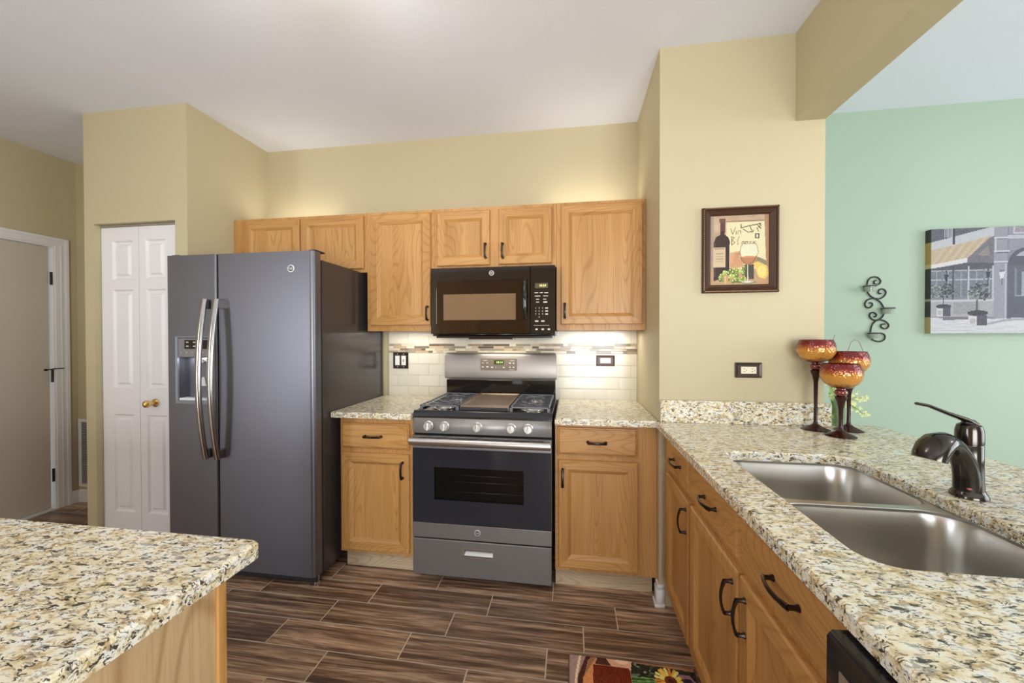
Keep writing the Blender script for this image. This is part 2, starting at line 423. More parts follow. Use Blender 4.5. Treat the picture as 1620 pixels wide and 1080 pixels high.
def rrect(x0, x1, y0, y1, r, n=6):
    out = []
    for cx, cy, a in ((x1-r, y1-r, 0), (x0+r, y1-r, PI/2), (x0+r, y0+r, PI), (x1-r, y0+r, 1.5*PI)):
        for i in range(n+1): t = a+PI/2*i/n; out.append((cx+r*math.cos(t), cy+r*math.sin(t)))
    return out
def arc_pull(name, p, d, along, out, mat=M_BRONZE, parent=None, r=.0048):
    """bowed bar pull: centre p on the face, half length d along `along`, standing out along `out`"""
    p, al, ou = Vector(p), Vector(along), Vector(out); mb = MB(); pts = []
    for i in range(11):
        t = -1+2*i/10; pts.append(p+al*(d*t)+ou*(.020+.010*(1-t*t)))
    mb.tube(pts, [r*(1.15 if i in (0, 1, 9, 10) else .95) for i in range(11)], 8, flat=(1.35, .8), upv=tuple(ou))
    for sgn in (-1, 1):
        b = p+al*(d*sgn*.97); mb.tube([b, b+ou*.008, b+ou*.022], [r*1.7, r*1.1, r*1.1], 8, upv=tuple(al))
    return mb.build(name, mat, parent)
M_EMBLEM = plain('emblem_silver', (.80, .79, .77), .25, .3)
M_EMDARK = plain('emblem_field', (.05, .05, .055), .3)
def badge(parent, x, y, z, r, dark=M_EMDARK):
    """round appliance emblem: bright ring, dark field and a script monogram"""
    b = MB().lathe([(r, 0), (r, -.003), (r*.93, -.0045), (r*.80, -.0045), (r*.78, -.0035)], (x, y, z), 24, 1, cap1=True).build('badge', M_EMBLEM, parent)
    MB().lathe([(r*.76, -.0034), (r*.76, -.0042)], (x, y, z), 20, 1).build('badge_field', dark, b)
    lettering('monogram', 'GE', r*.95, (x, y-.0046, z), M_EMBLEM, b)
    return b

# ------------------------------------------------------------------ the setting
CZ = 2.743; WX0, WX1, WY0 = -3.12, 6.0, -6.0; GY = .09; HX, HY = -3.12, -.07
# floor: wood-look tiles in running rows over a grout bed
fb = bmesh.new(); cl = fb.loops.layers.float_color.new('Col')
def fq(x0, x1, y0, y1, z, mi, c):
    f = fb.faces.new([fb.verts.new(p) for p in ((x0, y0, z), (x1, y0, z), (x1, y1, z), (x0, y1, z))]); f.material_index = mi
    for l in f.loops: l[cl] = c
fq(WX0, WX1, WY0, .15, -.0015, 1, (0, 0, 0, 1))
P, L, g = .1513, .6096, .0028; seq = [.145, .45, .293, .138, .438, .28]
k0 = -4
for k in range(-5, 36):
    y1 = -.5545-P*k; y0 = y1-P
    if y0 < WY0 or y1 > .2: continue
    off = seq[k % 6]; x = off-L*7
    while x < WX1:
        a, b = max(x, WX0), min(x+L, WX1)
        if b-a > .02: fq(a+g, b-g, y0+g, min(y1-g, .14), 0, 0, (random.random(), random.random(), random.random(), 1))
        x += L
me = bpy.data.meshes.new('floor'); fb.to_mesh(me); fb.free(); me.materials.append(M_FLOOR); me.materials.append(M_FGROUT)
struct(bpy.data.objects.new('floor', me)); COL.objects.link(bpy.data.objects['floor'])
struct(MB().box(WX0-.1, WX1+.1, WY0-.1, GY+.1, CZ, CZ+.1).build('ceiling', M_CEIL))
struct(MB().box(-1.438, 1.279, 0, .12, 0, CZ).build('wall_back', M_CREAM))
# wing wall between kitchen and dining room, end face painted like the dining room
mb = MB(); mb.box(1.279, 2.011, -.657, GY, 0, CZ); ob = struct(mb.build('wall_wing', [M_CREAM, M_GREEN]))
for f in ob.data.polygons:
    if f.normal.x > .9: f.material_index = 1
ob = struct(MB().box(1.885, 2.011, WY0, -.657, 2.336, CZ).build('trim_1', M_CREAM))           # dropped beam of the opening
struct(MB().box(2.011, WX1, GY, GY+.1, 0, CZ).build('wall_dining', M_GREEN))
struct(MB().box(WX0, -2.193, HY, HY+.1, 0, CZ).build('wall_hall', M_CREAM))
def wall_hole(name, mat, axis, pos, thick, a0, a1, h):
    mb = MB(); b0, b1, z0, z1 = h
    for u0, u1, q0, q1 in ((a0, b0, 0, CZ), (b1, a1, 0, CZ), (b0, b1, 0, z0), (b0, b1, z1, CZ)):
        if u1-u0 < .01 or q1-q0 < .01: continue
        if axis == 0: mb.box(u0, u1, pos, pos+thick, q0, q1)
        else: mb.box(pos, pos+thick, u0, u1, q0, q1)
    return struct(mb.build(name, mat))
wall_hole('wall_south', M_CREAM, 0, WY0-.1, .1, WX0, WX1, (.65, 3.25, .06, 2.24))
# panelled oak double door in the south wall, mirrored in the microwave
mb = MB()
for u0, u1 in ((-2.0, -1.03), (-1.01, -.05)):
    mb.rings(lambda u, z, d: (u, WY0+d, z), inset_rects(u0, u1, .02, 2.5, ((0, .002), (0, .03), (.12, .03), (.15, .018))), back=True)
struct(mb.build('door_3', M_OAKV))
wall_hole('wall_east', M_GREEN, 1, WX1, .1, WY0, GY, (-3.9, -.9, .5, 2.4))
mb = MB()
for y0, y1, q0, q1 in ((WY0, -5.42, 0, CZ), (-4.08, -1.02, 0, CZ), (-.20, HY, 0, CZ), (-5.42, -4.08, 2.22, CZ), (-5.42, -4.08, 0, .17), (-1.02, -.20, 2.05, CZ)): mb.box(HX-.1, HX, y0, y1, q0, q1)  # southern opening is made up for the left fill light
struct(mb.build('wall_left', M_CREAM))
# pantry closet with a doorway
mb = MB(); px0, px1, py = -2.193, -1.438, -.633; dx0, dx1, dz = -2.121, -1.524, 2.045
mb.box(px0, dx0, py, py+.1, 0, CZ); mb.box(dx1, px1, py, py+.1, 0, CZ); mb.box(dx0, dx1, py, py+.1, dz, CZ)
mb.box(px0, px0+.1, py+.1, .12, 0, CZ); mb.box(px1-.1, px1, py+.1, .12, 0, CZ)
struct(mb.build('wall_pantry', M_CREAM))
# bifold pantry door
d2 = sempty('door_2', (-1.835, -.57, 0))
def leaf(x0, x1, pl, pr):
    mb = MB(); y = -.596
    mb.box(x0, x1, y, y+.03, .015, 2.03, .003)
    for z0, z1 in ((1.70, 1.945), (1.01, 1.635), (.225, .845)):
        mb.rings(yface(y-.0005), inset_rects(pl, pr, z0, z1, ((0, 0), (.010, -.011), (.028, -.011), (.036, .001))))
    return mb
# the panels are sunk, so the slab is built as a frame around them
def leaf(x0, x1, pl, pr):
    mb = MB(); y = -.596; zs = [(.225, .845), (1.01, 1.635), (1.70, 1.945)]
    mb.box(x0, pl, y, y+.03, .015, 2.03); mb.box(pr, x1, y, y+.03, .015, 2.03)
    prev = .015
    for z0, z1 in zs:
        mb.box(pl, pr, y, y+.03, prev, z0); prev = z1
        mb.rings(yface(y), inset_rects(pl, pr, z0, z1, ((0, 0), (.009, -.012), (.024, -.012), (.036, -.001))))
        mb.box(pl, pr, y+.02, y+.03, z0, z1)
    mb.box(pl, pr, y, y+.03, prev, 2.03)
    return mb
leaf(-2.118, -1.8365, -2.035, -1.882).build('door_leaf', M_TRIM, d2)
lf = leaf(-1.8335, -1.528, -1.785, -1.640).build('door_leaf', M_TRIM, d2)
MB().lathe([(.0, -.005), (.026, -.005), (.026, -.009), (.018, -.013), (.009, -.015), (.008, -.034), (.020, -.044), (.0235, -.056), (.020, -.068), (.010, -.075), (0.001, -.076)], (-1.722, -.591, .924), 20, 1).build('door_knob', M_BRASS, lf)
struct(MB().box(-2.119, -1.526, -.600, -.572, 2.032, 2.043).build('trim_2', M_SATIN))         # bifold track
# hall door in the left wall
d1 = sempty('door_1', (HX-.02, -.6, 0))
mb = MB().box(HX-.055, HX-.015, -1.003, -.232, .014, 2.030, .002).build('door_slab', M_DOORTAN, d1)
for nm, z in (('hinge', 1.792), ('hinge', 1.04), ('hinge', .268)):
    h = MB(); h.tube([(HX-.006, -.2235, z-.05), (HX-.006, -.2235, z+.05)], .0075, 10)
    h.build('hinge', M_BRONZE, d1)
h = MB(); h.tube([(HX, -.2235, 1.093), (HX+.045, -.245, 1.093), (HX+.06, -.30, 1.090)], .004, 8); h.lathe([(.009, -.006), (.009, .006)], (HX+.06, -.30, 1.09), 12, 0)
h.tube([(HX, -.2235, 1.093), (HX+.03, -.175, 1.093)], .004, 8); h.build('hinge_stop', M_BRONZE, d1)
c = MB()
X1 = HX+.001
c.box(X1, HX+.012, -.207, -.128, 0, 2.047); c.box(HX+.012, HX+.019, -.150, -.128, 0, 2.108, .002); c.box(HX+.012, HX+.0155, -.178, -.168, 0, 2.060, .001)
c.box(X1, HX+.012, -1.10, -1.015, 0, 2.047); c.box(HX+.012, HX+.019, -1.10, -1.078, 0, 2.108, .002)
c.box(X1, HX+.012, -1.10, -.128, 2.0475, 2.108); c.box(HX+.012, HX+.019, -1.0775, -.1505, 2.086, 2.108, .002); c.box(HX+.012, HX+.0155, -1.05, -.1685, 2.060, 2.070, .001)
c.box(HX-.09, HX, -.2145, -.2005, 0, 2.0345); c.box(HX-.09, HX, -1.0195, -1.0055, 0, 2.0345); c.box(HX-.09, HX, -1.0195, -.2005, 2.035, 2.0495)
c.box(HX-.08, HX+.02, -1.0050, -.2150, 0, .011)
c.build('door_frame', M_TRIM, d1)
def baseboard(name, segs):
    mb = MB()
    for (x0, x1, y0, y1) in segs:
        mb.box(x0, x1, y0, y1, 0, .085, .002)
        sx = .005 if x1-x0 < .03 else 0; sy = .005 if y1-y0 < .03 else 0
        mb.box(x0-(0 if not sx else 0), x1-sx, y0+sy, y1, .083, .105, .003)
    return struct(mb.build(name, M_TRIM))
baseboard('baseboard_hall', [(HX+.014, -2.193, HY-.014, HY)])
mb = MB(); mb.box(HX, HX+.014, -.128, HY, 0, .10, .003); struct(mb.build('baseboard_left', M_TRIM))
# baseboard wrapping the wing wall's corner, with a cap and a shoe
mb = MB(); mb.prism([(1.266, -.612), (1.266, -.670), (1.303, -.670), (1.303, -.657), (1.279, -.657), (1.279, -.612)], 0, .082)
mb.prism([(1.271, -.612), (1.271, -.665), (1.303, -.665), (1.303, -.657), (1.279, -.657), (1.279, -.612)], .082, .104)
mb.prism([(1.256, -.612), (1.256, -.680), (1.303, -.680), (1.303, -.6705), (1.2655, -.6705), (1.2655, -.612)], 0, .016)
struct(mb.build('baseboard_wing', M_TRIM))
# tiled backsplash with a mosaic band
tb = bmesh.new(); tl = tb.loops.layers.float_color.new('Col')
def tbox(x0, x1, z0, z1, y, c, mi=0):
    vs = [tb.verts.new(p) for p in ((x0, y, z0), (x1, y, z0), (x1, y, z1), (x0, y, z1), (x0, -.001, z0), (x1, -.001, z0), (x1, -.001, z1), (x0, -.001, z1))]
    for q in ((0, 1, 2, 3), (4, 5, 1, 0), (5, 6, 2, 1), (6, 7, 3, 2), (7, 4, 0, 3)):
        f = tb.faces.new([vs[i] for i in q]); f.material_index = mi
        for l in f.loops: l[tl] = (*c, 1)
TX0, TX1 = -.458, 1.277
tbox(TX0, TX1, .90, 1.372, -.006, (.6, .55, .45), 1)
rows = [(.826, .902, 1), (.904, .982, 0), (.984, 1.062, 1), (1.064, 1.141, 0), (1.143, 1.218, 1), (1.286, 1.371, 0)]
for z0, z1, s in rows:
    x = -.466+(.0775 if s else 0)-.155*2
    while x < TX1:
        a, b = max(x+.001, TX0), min(x+.154, TX1)
        if b-a > .01:
            v = random.uniform(.94, 1.03); tbox(a, b, max(z0, .9)+.001, z1-.001, -.009, (.70*v, .66*v, .545*v))
        x += .155
pal = [(.60, .52, .38), (.20, .15, .10), (.33, .25, .16), (.68, .62, .48), (.50, .36, .22), (.14, .11, .08), (.72, .66, .52), (.40, .33, .23), (.58, .44, .30), (.30, .27, .20)]
for i in range(4):
    z0 = 1.2205+i*.0163; x = TX0-random.uniform(0, .05)
    while x < TX1:
        l = random.choice([.03, .045, .06, .075, .10, .11]); a, b = max(x, TX0), min(x+l-.0015, TX1)
        if b-a > .004: tbox(a, b, z0, z0+.0148, -.0095, random.choice(pal))
        x += l
me = bpy.data.meshes.new('backsplash'); tb.to_mesh(me); tb.free(); me.materials.append(M_TILE); me.materials.append(M_GROUT)
o = bpy.data.objects.new('trim_3', me); COL.objects.link(o); struct(o)
# semi-flush ceiling lamp, added out of view for the kitchen lights: canopy, stem and frosted bowl open to the ceiling
mb = MB(); mb.lathe([(.075, CZ-.001), (.075, CZ-.02), (.012, CZ-.035), (.012, 2.535), (.02, 2.53)], (0, -1.62, 0), 24)
mb.lathe([(.21, 2.575), (.20, 2.555), (.15, 2.53), (.07, 2.515), (.001, 2.512), (.001, 2.518), (.07, 2.521), (.148, 2.537), (.196, 2.56), (.206, 2.577)], (0, -1.62, 0), 32)
struct(mb.build('lamp_fixture', M_TRIM, smooth=50))
# return air vent low on the hall's end wall
v = thing('air_vent', 'tall white slotted air vent low on the hallway end wall', 'vent', (-2.95, HY, .12))
mb = MB(); mb.box(-3.108, -3.08, HY-.012, HY-.001, .125, .675, .003); mb.box(-2.80, -2.775, HY-.012, HY-.001, .125, .675, .003)
mb.box(-3.08, -2.80, HY-.012, HY-.001, .125, .150, .003); mb.box(-3.08, -2.80, HY-.012, HY-.001, .650, .675, .003); mb.build('vent_frame', M_TRIM, v)
mb = MB(); mb.box(-3.08, -2.80, HY-.003, HY-.001, .15, .65, m=0); mb.build('vent_backing', M_DARKW, v)
mb = MB()
for i in range(36):
    z = .155+i*.0138; mb.prism([(HY-.011, z), (HY-.003, z+.006), (HY-.003, z+.0075), (HY-.011, z+.002)], -3.08, -2.80, 0)
mb.build('slats', M_TRIM, v)

# ------------------------------------------------------------------ cabinets
def door_panel(mp, u0, u1, z0, z1, name, parent, mats):
    """framed cabinet door: eased edge, mitred frame, sloped lip, flat centre panel; mats = vertical, horizontal grain"""
    st = ((0, .0005), (0, .014), (.004, .019), (.047, .019), (.050, .0175), (.064, .0075), (.066, .0065))
    mb = MB(); mb.rings(mp, inset_rects(u0, u1, z0, z1, st), (0, 1, 0), back=True)
    return mb.build(name, mats, parent)
def drawer_front(mp, u0, u1, z0, z1, name, parent, mats):
    st = ((0, .0005), (0, .010), (.003, .013), (.007, .0135), (.010, .0185), (.012, .019))
    mb = MB(); mb.rings(mp, inset_rects(u0, u1, z0, z1, st), (0, 0, 0), back=True)
    return mb.build(name, mats, parent)
YB, YD = -.305, -.305
OAK = [M_OAKV, M_OAKX]
def upper(name, label, x0, x1, z0, z1, doors):
    t = thing(name, label, 'cabinet', ((x0+x1)/2, -.15, z0), 'oak wall cabinets')
    mb = MB(); mb.box(x0+.0006, x1-.0006, YB, -.001, z0, z1, m=0)
    mb.box(x0+.0006, x1-.0006, YB-.0015, YB, z0, z1, m=0); mb.build('body', [M_OAKV], t)
    for (a, b, c, d, hx, hz) in doors:
        dr = door_panel(yface(YB-.0015), a, b, c, d, 'door', t, OAK)
        if hx is not None: arc_pull('handle', (hx, YB-.0205, hz), .043, (0, 0, 1), (0, -1, 0), parent=dr)
    return t
upper('wall_cabinet', 'short wide oak wall cabinet with two plain doors above the refrigerator', -1.437, -.457, 1.753, 2.134, [(-1.345, -.930, 1.775, 2.115, None, 0), (-.922, -.476, 1.775, 2.115, None, 0)])
upper('wall_cabinet', 'narrow tall oak wall cabinet between the refrigerator and the microwave', -.457, 0, 1.372, 2.134, [(-.430, -.024, 1.407, 2.115, -.042, 1.482)])
upper('wall_cabinet', 'short oak wall cabinet with two handled doors directly above the microwave', 0, .762, 1.753, 2.134, [(.018, .356, 1.775, 2.112, .331, 1.860), (.411, .735, 1.775, 2.112, .437, 1.857)])
upper('wall_cabinet', 'large tall oak wall cabinet to the right of the microwave', .762, 1.278, 1.372, 2.134, [(.789, 1.258, 1.406, 2.116, .812, 1.487)])

def base_body(mb, x0, x1, yf):
    mb.box(x0, x1, yf, -.002, .108, .8815, m=0)
t = thing('base_cabinet', 'narrow oak base cabinet between the refrigerator and the range', 'cabinet', (-.23, -.3, 0), 'oak base cabinets')
mb = MB(); base_body(mb, -.457, -.013, -.611); mb.build('body', [M_OAKV], t)
MB().box(-.450, -.016, -.562, -.552, 0, .108).build('toe_kick', M_TOE, t)
d = drawer_front(yface(-.611), -.441, -.038, .706, .848, 'drawer', t, [M_OAKX]); arc_pull('handle', (-.248, -.630, .776), .05, (1, 0, 0), (0, -1, 0), parent=d)
d = door_panel(yface(-.611), -.441, -.038, .128, .680, 'door', t, OAK); arc_pull('handle', (-.074, -.630, .593), .044, (0, 0, 1), (0, -1, 0), parent=d)
t = thing('base_cabinet', 'oak base cabinet with wide right stile beside the wing wall, right of the range', 'cabinet', (1.02, -.3, 0), 'oak base cabinets')
mb = MB(); base_body(mb, .766, 1.2775, -.611); mb.box(1.211, 1.2775, -.6135, -.611, .108, .8815); mb.build('body', [M_OAKV], t)
MB().box(.766, 1.265, -.562, -.552, 0, .108).build('toe_kick', M_TOE, t)
d = drawer_front(yface(-.611), .779, 1.180, .720, .862, 'drawer', t, [M_OAKX]); arc_pull('handle', (.979, -.630, .789), .047, (1, 0, 0), (0, -1, 0), parent=d)
d = door_panel(yface(-.611), .783, 1.185, .130, .691, 'door', t, OAK); arc_pull('handle', (.805, -.630, .600), .044, (0, 0, 1), (0, -1, 0), parent=d)
# peninsula: narrow cabinet, sink base, dishwasher, end
XF = 1.305; OAKP = [M_OAKV, M_OAKY]
def pen_body(t, y0, y1, z1=.8815, deep=1.93):
    mb = MB(); mb.box(XF, XF+.02, y0, y1, .115, .8815); mb.box(XF+.02, deep, y0, y1, .115, z1); mb.build('body', [M_OAKV], t)
    MB().box(XF+.06, XF+.07, y0, y1, 0, .115).build('toe_kick', M_OAKY, t)
t = thing('base_cabinet', 'narrow oak peninsula cabinet with drawer and door next to the wing wall', 'cabinet', (1.6, -.9, 0), 'oak base cabinets')
pen_body(t, -1.1205, -.672)
d = drawer_front(xface(XF), -1.108, -.765, .728, .868, 'drawer', t, [M_OAKY]); arc_pull('handle', (XF-.019, -.960, .803), .052, (0, 1, 0), (-1, 0, 0), parent=d)
d = door_panel(xface(XF), -1.108, -.765, .150, .700, 'door', t, OAKP); arc_pull('handle', (XF-.019, -1.080, .618), .046, (0, 0, 1), (-1, 0, 0), parent=d)
t = thing('sink_base_cabinet', 'wide oak peninsula cabinet under the sink with two doors and two drawer fronts', 'cabinet', (1.6, -1.55, 0), 'oak base cabinets')
pen_body(t, -1.9865, -1.1215, .60)
for u0, u1, hy, hd, sd in ((-1.548, -1.130, -1.345, -1.517, 0), (-1.975, -1.560, -1.783, -1.597, 1)):
    d = drawer_front(xface(XF), u0, u1, .728, .868, 'drawer_front', t, [M_OAKY]); arc_pull('handle', (XF-.019, hy, .800), .050, (0, 1, 0), (-1, 0, 0), parent=d)
    d = door_panel(xface(XF), u0, u1, .150, .700, 'door', t, OAKP); arc_pull('handle', (XF-.019, hd, .612), .046, (0, 0, 1), (-1, 0, 0), parent=d)
t = thing('dishwasher', 'black dishwasher under the peninsula counter beside the sink cabinet', 'dishwasher', (1.6, -2.3, 0))
MB().box(XF+.02, 1.93, -2.59, -1.990, .10, .862).build('body', M_MATTE, t)
MB().box(XF-.025, XF+.02, -2.588, -1.992, .12, .735, .004).build('door', M_BLACKG, t)
mb = MB(); mb.prism([(XF+.02, .740), (1.264, .740), (1.240, .775), (1.240, .866), (1.247, .875), (XF+.02, .8795)], -2.588, -1.992, 1); cp = mb.build('control_panel', M_BLACKG, t)
MB().box(1.2385, 1.2410, -2.12, -2.022, .816, .834).build('badge_plate', M_SATIN, cp)
MB().box(1.5, 1.88, -2.59, -1.99, 0, .10).build('toe_kick', M_MATTE, t)
t = thing('end_cabinet', 'oak cabinet closing the near end of the peninsula beyond the dishwasher', 'cabinet', (1.6, -2.8, 0), 'oak base cabinets')
pen_body(t, -2.97, -2.592)
# panel at the dining side that carries the counter overhang
struct(MB().box(1.932, 2.006, -2.97, -.672, 0, .8815).build('wall_peninsula', M_GREEN))

# ------------------------------------------------------------------ worktops
Z0, Z1 = .8825, .914
mb = MB(); mb.slab([(-.486, -.011), (-.486, -.660), (-.482, -.665), (-.0125, -.665), (-.0125, -.011)], [], Z0, Z1)
o = mb.build('countertop', M_GRAN, at=(-.24, -.3, Z0)); tag(o, 'short granite countertop between the refrigerator and the range', 'countertop')
mb = MB(); mb.slab([(.7665, -.011), (.7665, -.665), (1.270, -.665), (1.270, -.658), (1.2775, -.654), (1.2775, -.011)], [], Z0, Z1)
o = mb.build('countertop', M_GRAN, at=(1.02, -.3, Z0)); tag(o, 'granite countertop on the cabinet right of the range', 'countertop')
def corner(cx, cy, r, a0, a1, n=8): return [(cx+r*math.cos(a0+(a1-a0)*i/n), cy+r*math.sin(a0+(a1-a0)*i/n)) for i in range(n+1)]
SX0, SX1, SY0, SY1 = 1.390, 1.800, -1.868, -1.148
outer = [(1.264, -.667), (1.264, -2.995), (2.262, -2.995)] + corner(2.192, -.665, .07, 0, PI/2) + [(2.016, -.595), (2.016, -.661)]
mb = MB(); mb.slab(outer, [rrect(SX0, SX1, SY0, SY1, .062)], Z0, Z1, .005)
o = mb.build('peninsula_countertop', M_GRAN, at=(1.76, -1.8, Z0)); tag(o, 'long granite countertop of the peninsula with the sink cut into it', 'countertop')
o = MB().box(1.281, 2.031, -.680, -.6585, Z1+.0003, 1.022, .002).build('counter_backsplash', M_GRAN, at=(1.65, -.67, Z1)); tag(o, 'low granite upstand on the peninsula counter against the yellow wall', 'backsplash')
# double bowl sink
t = thing('kitchen_sink', 'undermount stainless steel double bowl sink in the peninsula counter', 'sink', (1.595, -1.5, .70))
fl = rrect(SX0-.022, SX1+.022, SY0-.022, SY1+.022, .07)
b1 = (1.384, 1.804, -1.488, -1.143); b2 = (1.384, 1.804, -1.873, -1.514)
mb = MB(); mb.slab(fl, [rrect(*b1, .075), rrect(*b2, .075)], .873, .8818, .0015); mb.build('rim', M_SINK, t)
for b in (b1, b2):
    mb = MB(); secs = []
    for ins, z in ((0, .8735), (.004, .86), (.012, .76), (.018, .70), (.03, .682), (.06, .676)):
        secs.append([(x, y, z) for x, y in rrect(b[0]+ins, b[1]-ins, b[2]+ins, b[3]-ins, max(.075-ins*.4, .03))])
    tb2 = bmesh.new(); mb.loft(secs, cap0=False, cap1=True)
    ob = mb.build('bowl', M_SINK, t, smooth=50)
    cx, cy = (b[0]+b[1])/2, (b[2]+b[3])/2
    MB().lathe([(.048, .6765), (.048, .6785), (.035, .679), (.03, .6775)], (cx, cy, 0), 24).build('drain', M_CHROME, ob)
# faucet
fx, fy = 1.868, -1.487
t = thing('faucet', 'oil rubbed bronze single lever kitchen faucet behind the sink', 'faucet', (fx, fy, Z1))
MB().lathe([(.036, .9143), (.036, .918), (.033, .926), (.030, .930), (.029, .934)], (fx, fy, 0), 32).build('base_ring', M_FAUCET, t)
bd = MB().lathe([(.0285, .931), (.027, .96), (.0262, 1.0), (.0262, 1.048), (.0252, 1.0495), (.0252, 1.0515), (.0268, 1.053), (.0262, 1.085), (.023, 1.099), (.016, 1.104)], (fx, fy, 0), 32).build('body', M_FAUCET, t)
def dirp(r, z, d=(-.93, -.37)): return (fx+d[0]*r, fy+d[1]*r, z)
sp = [(.006, .934, .0268), (.008, .965, .0262), (.016, .995, .0255), (.032, 1.022, .0245), (.052, 1.043, .0245), (.074, 1.056, .0265), (.096, 1.0615, .031), (.118, 1.058, .0345), (.136, 1.046, .0355), (.147, 1.030, .0350), (.150, 1.020, .034)]
# spout: rises from the base, arches over and flares to a trough-like bell
mb = MB(); secs = []; dd = Vector((-.93, -.37, 0)).normalized(); sd = Vector((dd.y, -dd.x, 0))
for i, (r, z, rad) in enumerate(sp):
    a, b = sp[max(i-1, 0)], sp[min(i+1, len(sp)-1)]
    tg = (dd*(b[0]-a[0])+Vector((0, 0, b[1]-a[1]))).normalized(); nr = sd.cross(tg).normalized()
    c = Vector((fx, fy, 0))+dd*(r*.95)+Vector((0, 0, z)); th = .78 if i > 4 else 1-.22*i/5
    secs.append([c+sd*(rad*math.cos(2*PI*j/20))+nr*(rad*th*math.sin(2*PI*j/20)) for j in range(20)])
mb.loft(secs); spo = mb.build('spout', M_FAUCET, t, smooth=60)
mb = MB(); mb.tube([(fx+.010, fy, 1.102), (fx-.010, fy+.003, 1.114), (fx-.045, fy+.008, 1.128), (fx-.085, fy+.012, 1.146), (fx-.108, fy+.014, 1.150)], [.012, .0105, .008, .007, .0065], 12, flat=(1.5, .62)); mb.lathe([(.015, 1.1035), (.014, 1.108), (.010, 1.113)], (fx, fy, 0), 20)
mb.build('lever', M_FAUCET, t, smooth=50)
bx_, by_ = fx-.006, fy-.0275
MB().box(bx_-.018, bx_+.002, by_+.001, by_+.008, .939, .9435, .0008).build('badge', M_RED, t)

# ------------------------------------------------------------------ island
t = thing('kitchen_island', 'light oak kitchen island base under the granite slab in the near left corner', 'island', (-.5, -2.45, 0))
MB().box(-1.25, .166, -2.93, -2.0035, .10, .8815).build('body', M_ISL, t)
MB().box(-1.25, .172, -2.003, -1.984, .10, .8815, .002).build('face_frame', M_OAKV, t)
MB().box(-1.20, .120, -2.90, -2.06, 0, .10).build('toe_kick', M_OAKX, t)
isl = [(-1.32, -1.948)]+[(-1.32, -3.0), (.222, -3.0)]+corner(.202, -1.968, .02, 0, PI/2, 5)
mb = MB(); mb.slab(isl, [], Z0, Z1, .006)
o = mb.build('island_countertop', M_GRAN, at=(-.5, -2.45, Z0)); tag(o, 'granite island countertop with rounded corner filling the lower left foreground', 'countertop')

# ------------------------------------------------------------------ refrigerator
t = thing('refrigerator', 'dark slate side by side refrigerator with water dispenser', 'refrigerator', (-.936, -.4, 0))
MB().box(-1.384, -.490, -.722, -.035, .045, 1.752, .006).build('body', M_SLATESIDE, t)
MB().box(-1.375, -.50, -.742, -.722, .06, 1.745).build('gasket', M_DARKW, t)
mb = MB(); mb.box(-1.37, -.505, -.765, -.722, .012, .052, .004); 
for i in range(14): mb.box(-1.30+i*.055, -1.265+i*.055, -.767, -.764, .022, .042)
mb.build('grille', M_MATTE, t)
YF = -.742; FH0, FH1 = .058, 1.787
def fr_door(x0, x1, name, lc, rc, hole=None):
    """slab door with rounded vertical edges; profile in plan, optional recess"""
    mb = MB(); yb, yf = YF, -.800
    def rect(u0, u1, y): return [(u0, y, FH0), (u1, y, FH0), (u1, y, FH1), (u0, y, FH1)]
    secs = [rect(x0, x1, yb), rect(x0, x1, yf+max(lc, rc))]
    k = 5
    pl = []
    for i in range(k+1):
        a = PI/2*i/k; pl.append((x0+lc*(1-math.sin(a))*0+lc*(1-math.cos(a)), x1-rc*(1-math.cos(a)), a))
    secs = [rect(x0, x1, yb)]
    for (a_, b_, a) in pl: secs.append(rect(a_, b_, yf+max(lc, rc)*(1-math.sin(a))))
    if not hole: mb.loft(secs, cap0=True, cap1=True)
    else:
        h0, h1, z0, z1 = hole; mb.loft(secs, cap0=True, cap1=False)
        A = secs[-1]; H = [(h0, yf, z0), (h1, yf, z0), (h1, yf, z1), (h0, yf, z1)]; G = [(p[0], yf+.05, p[2]) for p in H]
        for i in range(4):
            j = (i+1) % 4; mb.face([A[i], A[j], H[j], H[i]]); mb.face([H[i], H[j], G[j], G[i]])
        mb.face(G)
    o = mb.build(name, M_SLATE, t, smooth=40); return o
DH = (-1.328, -1.115, .968, 1.336)
dl = fr_door(-1.387, -1.0715, 'freezer_door', .010, .010, DH)
drr = fr_door(-1.0645, -.486, 'fridge_door', .010, .024)
def fr_handle(x, parent):
    mb = MB(); pts = []; n = 22
    for i in range(n+1):
        s = -1+2*i/n; pts.append((x, -.838-.040*(1-s*s), 1.107+.430*s))
    mb.tube(pts, .0185, 14, flat=(.98, .62), upv=(0, 1, 0))
    for s in (-1, 1):
        z = 1.107+s*.405; mb.box(x-.013, x+.013, -.842, -.7985, z-.026, z+.026, .004)
    return mb.build('handle', M_FHAND, parent, smooth=50)
M_FHAND = brushed('handle_steel', (.42, .40, .385), .22, 2, 1, .02)
fr_handle(-1.105, dl); fr_handle(-1.032, drr)
badge(t, -.615, -.800, 1.695, .020)
h0, h1, z0, z1 = DH
ds = MB(); 
ds.rings(yface(-.800), [(h0-.004, h1+.004, z0-.004, z1+.004, 0), (h0-.004, h1+.004, z0-.004, z1+.004, .003), (h0+.008, h1-.008, z0+.014, z1-.006, .002), (h0+.010, h1-.010, z0+.016, z1-.008, -.006)], close=False)
dp = ds.build('dispenser_frame', plain('dispenser_trim', (.24, .25, .27), .35, .6), t)
MB().box(h0+.008, h1-.008, -.795, -.752, 1.222, z1-.008, .002).build('control_panel', M_RANGE, dp)
MB().box(h0+.048, h1-.01, -.7965, -.795, 1.268, 1.318).build('display', M_BLACK, dp)
for i in range(5): MB().lathe([(.004, -.795), (.004, -.7972)], (h0+.03+i*.034, 0, 1.248), 10, 1).build('button', M_SATIN, dp)
